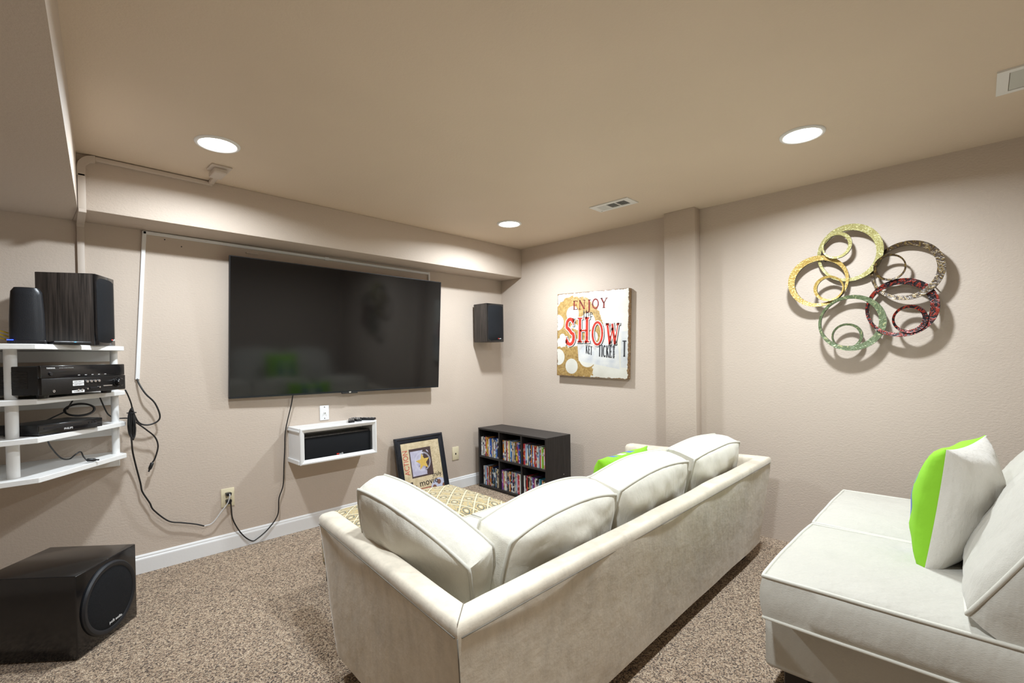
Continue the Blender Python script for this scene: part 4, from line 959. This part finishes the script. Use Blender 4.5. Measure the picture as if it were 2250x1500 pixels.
def throw_pillow(t, w, h, th, seed, mats, names):
    n = 24
    def pt(u, v, s):
        ins = 1 - .07 * (1 - v * v); ins2 = 1 - .07 * (1 - u * u)
        x = w / 2 * u * ins; z = h / 2 + h / 2 * v * ins2
        f = ((1 - u * u) * (1 - v * v)) ** .48
        y = s * (th / 2 * f + .003) + .010 * nz((x, s, z), 7, seed) * min(1, f * 2) + .006 * nz((x, s, z), 16, seed + 3) * min(1, f * 3)
        return (x, y, z)
    for s, m, nm in ((-1, mats[0], names[0]), (1, mats[1], names[1])):
        bm = NB(); g = [[bm.verts.new(pt(-1 + 2 * i / n, -1 + 2 * j / n, s)) for i in range(n + 1)] for j in range(n + 1)]; grid_faces(bm, g)
        # closing lip towards the seam
        lp = [g[0][i] for i in range(n)] + [g[j][n] for j in range(n)] + [g[n][n - i] for i in range(n)] + [g[n - j][0] for j in range(n)]
        lip = [bm.verts.new((v.co.x, 0, v.co.z)) for v in lp]; grid_faces(bm, [lp, lip], True)
        mesh_obj(nm, bm, m, t, 180)

# ------------------------------------------------------------------ front sofa
t = thing('sofa', 'long cream suede sofa with low back seen from behind', 'sofa', (-1.42, -2.0, 0))
ZT, ZBm = .570, .080
def station(ob, ot, it, ib, rr=.030, ns=5, inset=0.0):
    """rounded cross section from outer bottom over the top to inner bottom"""
    ob, ot, it, ib = map(Vector, (ob, ot, it, ib)); pts = []
    for k in range(9): pts.append(ob.lerp(ot, k / 8 * .94) if k < 8 else None)
    pts = [p for p in pts if p is not None]
    c1 = ot; d0 = (ob - ot).normalized(); d1 = (it - ot).normalized()
    for k in range(ns + 1):
        q = k / ns; a = c1 + d0 * rr; b = c1 + d1 * rr; pts.append((1 - q) ** 2 * a + 2 * q * (1 - q) * c1 + q * q * b)
    c1 = it; d0 = (ot - it).normalized(); d1 = (ib - it).normalized()
    for k in range(ns + 1):
        q = k / ns; a = c1 + d0 * rr; b = c1 + d1 * rr; pts.append((1 - q) ** 2 * a + 2 * q * (1 - q) * c1 + q * q * b)
    for k in range(1, 7): pts.append(it.lerp(ib, .12 + .88 * k / 6))
    return pts
LF = dict(ob=(-2.500, -1.640, ZBm), ot=(-2.500, -1.480, ZT), it=(-2.412, -1.470, ZT), ib=(-2.395, -1.630, ZBm))
LC = dict(ob=(-2.572, -2.462, ZBm), ot=(-2.630, -2.505, ZT), it=(-2.540, -2.425, ZT), ib=(-2.50, -2.40, ZBm))
RC = dict(ob=(-.335, -2.432, ZBm), ot=(-.262, -2.480, ZT), it=(-.345, -2.400, ZT), ib=(-.40, -2.37, ZBm))
RF = dict(ob=(-.36, -1.66, ZBm), ot=(-.275, -1.560, ZT - .02), it=(-.372, -1.560, ZT - .02), ib=(-.41, -1.66, ZBm))
def sweep(name, s0, s1, n, cap0=False, cap1=False, seed=1):
    A = station(**s0); B = station(**s1); bm = NB(); rows = []
    st = [i / n for i in range(n + 1)]
    L = (Vector(s0['ot']) - Vector(s1['ot'])).length
    if cap0: st = [0, .006 / L, .018 / L, .035 / L] + st[1:]
    if cap1: st = st[:-1] + [1 - .035 / L, 1 - .018 / L, 1 - .006 / L, 1]
    for f in st:
        row = [a.lerp(b, f) for a, b in zip(A, B)]; cen = sum(row, Vector()) / len(row)
        ins = 0
        if cap0 and f * L < .036: ins = .020 * (1 - math.sqrt(max(0, 1 - (1 - min(1, f * L / .035)) ** 2)))
        if cap1 and (1 - f) * L < .036: ins = .020 * (1 - math.sqrt(max(0, 1 - (1 - min(1, (1 - f) * L / .035)) ** 2)))
        edge = 0 if (f in (0, 1)) else 1
        out = []
        for p in row:
            q = p.copy()
            if ins:
                dd = cen - p; ln = max(.02, dd.length); q = p + Vector((dd.x, dd.y, 0)) * min(.45, ins / max(.03, math.hypot(dd.x, dd.y) + 1e-6)) + Vector((0, 0, dd.z)) * min(.2, ins / ln)
            q += Vector((nz(q, 3.1, seed), nz(q, 3.1, seed + 1), nz(q, 3.1, seed + 2))) * .005 * edge
            out.append(bm.verts.new(q))
        rows.append(out)
    grid_faces(bm, rows, True)
    bm.faces.new(rows[0][::-1]); bm.faces.new(rows[-1])
    return part(name, bm, 'suede', t, 50)
def seam(parent, pts, r_=.0017, mat='seam_dark'):
    bm = NB(); tube(bm, pts, r_, 6); o = mesh_obj('seam', rel(bm, t), mat, parent, 180)
la = sweep('arm', LF, LC, 16, cap0=True, seed=3)
bk = sweep('back', LC, RC, 30, seed=4)
ra = sweep('arm', RF, RC, 16, cap0=True, seed=5)
def on_out(s0, s1, f, down):       # a point just outside the outer face, a little below the top edge
    ob = Vector(s0['ob']).lerp(Vector(s1['ob']), f); ot = Vector(s0['ot']).lerp(Vector(s1['ot']), f); it = Vector(s0['it']).lerp(Vector(s1['it']), f)
    return ot + (ob - ot).normalized() * down + (ot - it).normalized() * .0
seam(la, [on_out(LF, LC, .03 + .96 * i / 20, .032) + Vector((-.0015, 0, 0)) for i in range(21)])
seam(bk, [on_out(LC, RC, .005 + .985 * i / 30, .032) + Vector((0, -.0015, 0)) for i in range(31)])
ct, cb = Vector(LC['ot']), Vector(LC['ob'])
seam(bk, [ct.lerp(cb, .06 + .93 * i / 8) + Vector((-.0005, -.0005, 0)) for i in range(9)])
it_ = Vector(LC['it'])
seam(la, [it_.lerp(ct, .12 + .80 * i / 8) + Vector((0, 0, .0005 - .001 * 0)) for i in range(9)], .0012)
# deck and seat cushions
bm = NB(); prism(bm, [(-2.45, -1.60), (-2.50, -2.39), (-.40, -2.37), (-.40, -1.62)], .085, .27, bev=.01, seg=2); part('base', bm, 'suede', t)
SW = (2.03) / 3
for k in range(3):
    xc = -2.445 + SW * (k + .5)
    M = Matrix.Translation(Vector((xc, -1.945, .345)) - Vector(t.location)) @ Matrix.Rotation(R(90), 4, 'X') @ Matrix.Translation((0, 0, -.39))
    add_cushion('seat_cushion', t, M, 'twill', w=SW - .01, h=.78, tb=.11, crown=.03, k=.06, n=18, seed=20 + k, wr=.004, bulge=.008)
def back_cushion(x, y, z, rz_, leanb, roll=0, **kw):
    M = Matrix.Translation(Vector((x, y, z)) - Vector(t.location)) @ Matrix.Rotation(R(rz_), 4, 'Z') @ Matrix.Rotation(R(leanb), 4, 'X') @ Matrix.Rotation(R(roll), 4, 'Y')
    return add_cushion('back_cushion', t, M, 'twill', **kw)
# front of the cushion faces the television (+y): rotate by 180 so local -y points to +y
back_cushion(-2.335, -1.968, .380, 95, -20, w=.50, h=.37, tb=.105, crown=.034, seed=31, slump=-.005, sag=.02, k=.22, roll=-21, wr=.009)
back_cushion(-2.005, -2.215, .37, 179, -15, w=.575, h=.328, tb=.14, crown=.046, seed=42, slump=-.008, sag=.025, k=.18, roll=3, wr=.009)
back_cushion(-1.41, -2.225, .37, 180, -13, w=.62, h=.342, tb=.14, crown=.046, seed=53, slump=-.005, sag=.02, k=.14, roll=2, wr=.009)
back_cushion(-.755, -2.225, .37, 180, -13, w=.62, h=.338, tb=.14, crown=.044, seed=64, slump=-.005, sag=.01, k=.12, wr=.008)
for (x, y) in ((-2.43, -1.68), (-2.50, -2.38), (-.44, -2.36), (-.44, -1.72)):
    bm = NB(); prism(bm, [(x - .03, y - .03), (x + .03, y - .03), (x + .03, y + .03), (x - .03, y + .03)], 0, .09, bev=.004)
    for v in bm.verts:
        if v.co.z < .02: v.co.x = x + (v.co.x - x) * .75; v.co.y = y + (v.co.y - y) * .75
    part('leg', bm, 'dark_wood_leg', t)
tp = thing('throw_pillow', 'lime green throw pillow peeking over the middle cushion of the front sofa', 'pillow', (-1.19, -1.985, .395), (R(-16) * -1 * -1, 0, R(180)))
throw_pillow(tp, .46, .30, .14, 5, ('argyle', 'green'), ('front_panel', 'back_panel'))

# ------------------------------------------------------------------ patterned ottoman
t = thing('ottoman', 'low ottoman in gold diamond medallion fabric in front of the sofa', 'ottoman', (-1.80, -1.15, 0), (0, 0, R(-3)))
bm = NB(); n = 22; hx, hy = .415, .285; rows = []
for j in range(n + 1):
    row = []
    for i in range(n + 1):
        u = -1 + 2 * i / n; v = -1 + 2 * j / n
        x = hx * u * math.sqrt(1 - .05 * v * v); y = hy * v * math.sqrt(1 - .05 * u * u)
        row.append(bm.verts.new((x, y, .352 + .045 * ((1 - u ** 4) * (1 - v ** 4)) ** .8)))
    rows.append(row)
grid_faces(bm, rows)
lp = [rows[0][i] for i in range(n)] + [rows[j][n] for j in range(n)] + [rows[n][n - i] for i in range(n)] + [rows[n - j][0] for j in range(n)]
side = [lp]
for z, g in ((.345, 1.012), (.32, 1.022), (.25, 1.022), (.18, 1.02), (.10, 1.012), (.075, .99)):
    side.append([bm.verts.new((v.co.x * g, v.co.y * g, z)) for v in lp])
grid_faces(bm, side, True); bm.faces.new(side[-1])
mesh_obj('upholstery', bm, 'damask', t, 55)
bm = NB(); tube(bm, [(v.x * 1.004, v.y * 1.004, .350) for v in [Vector((hx * u * math.sqrt(1 - .05 * w_ * w_), hy * w_ * math.sqrt(1 - .05 * u * u), 0)) for u, w_ in [(-1 + i / 10, -1) for i in range(20)] + [(1, -1 + i / 10) for i in range(20)] + [(1 - i / 10, 1) for i in range(20)] + [(-1, 1 - i / 10) for i in range(20)]]], .005, 6, True); mesh_obj('piping', bm, 'damask', t, 180)
for sx in (-1, 1):
    for sy in (-1, 1):
        bm = NB(); box(bm, sx * .37 - .03, sx * .37 + .03, sy * .24 - .03, sy * .24 + .03, 0, .08, .004); mesh_obj('foot', bm, 'dark_wood_leg', t)

# ------------------------------------------------------------------ rear sofa (armless)
t = thing('armless_sofa', 'cream armless sofa with piped seat cushions at the right', 'sofa', (-1.0, -3.35, 0))
bm = NB(); box(bm, -1.545, -.42, -3.88, -2.815, .105, .305, .018, 3); part('base', bm, 'twill2', t, 50)
for (xc, w_) in ((-1.335, .635), (-.680, .650)):
    M = Matrix.Translation(Vector((xc, -3.265, .393)) - Vector(t.location)) @ Matrix.Rotation(R(90), 4, 'X') @ Matrix.Translation((0, 0, -.425))
    add_cushion('seat_cushion', t, M, 'twill2', pr=.006, w=w_, h=.85, tb=.135, crown=.022, k=.035, n=26, seed=71 + int(xc * 10), wr=.005, bulge=.012)
bm = NB(); rows = []
for f in [i / 16 for i in range(17)]:
    x = -1.545 + 1.125 * f
    rows.append([bm.verts.new((x, y, z)) for y, z in ((-3.70, .30), (-3.735, .62), (-3.76, .70), (-3.80, .73), (-3.86, .72), (-3.90, .68), (-3.90, .11), (-3.72, .11))])
grid_faces(bm, rows, True); bm.faces.new(rows[0][::-1]); bm.faces.new(rows[-1]); part('back', bm, 'twill2', t, 50)
for (xc, sd) in ((-1.335, 81), (-.70, 92)):
    M = Matrix.Translation(Vector((xc - .01, -3.375 if xc < -1 else -3.42, .460)) - Vector(t.location)) @ Matrix.Rotation(R(180), 4, 'Z') @ Matrix.Rotation(R(-30), 4, 'X')
    add_cushion('back_cushion', t, M, 'twill2', pr=.006, w=.63, h=.47, tb=.14, crown=.055, k=.22, n=26, seed=sd, wr=.007, slump=-.02, sag=.02)
for (x, y) in ((-1.47, -2.90), (-1.47, -3.80), (-.50, -2.90), (-.50, -3.80)):
    bm = NB(); prism(bm, [(x - .035, y - .035), (x + .035, y - .035), (x + .035, y + .035), (x - .035, y + .035)], 0, .108, bev=.004); part('leg', bm, 'dark_wood_leg', t)
tp = thing('throw_pillow', 'lime green and white throw pillow propped on the armless sofa', 'pillow', (-1.10, -3.258, .452), (R(-8), 0, R(168)))
throw_pillow(tp, .43, .42, .21, 9, ('argyle', 'white_cotton'), ('front_panel', 'back_panel'))
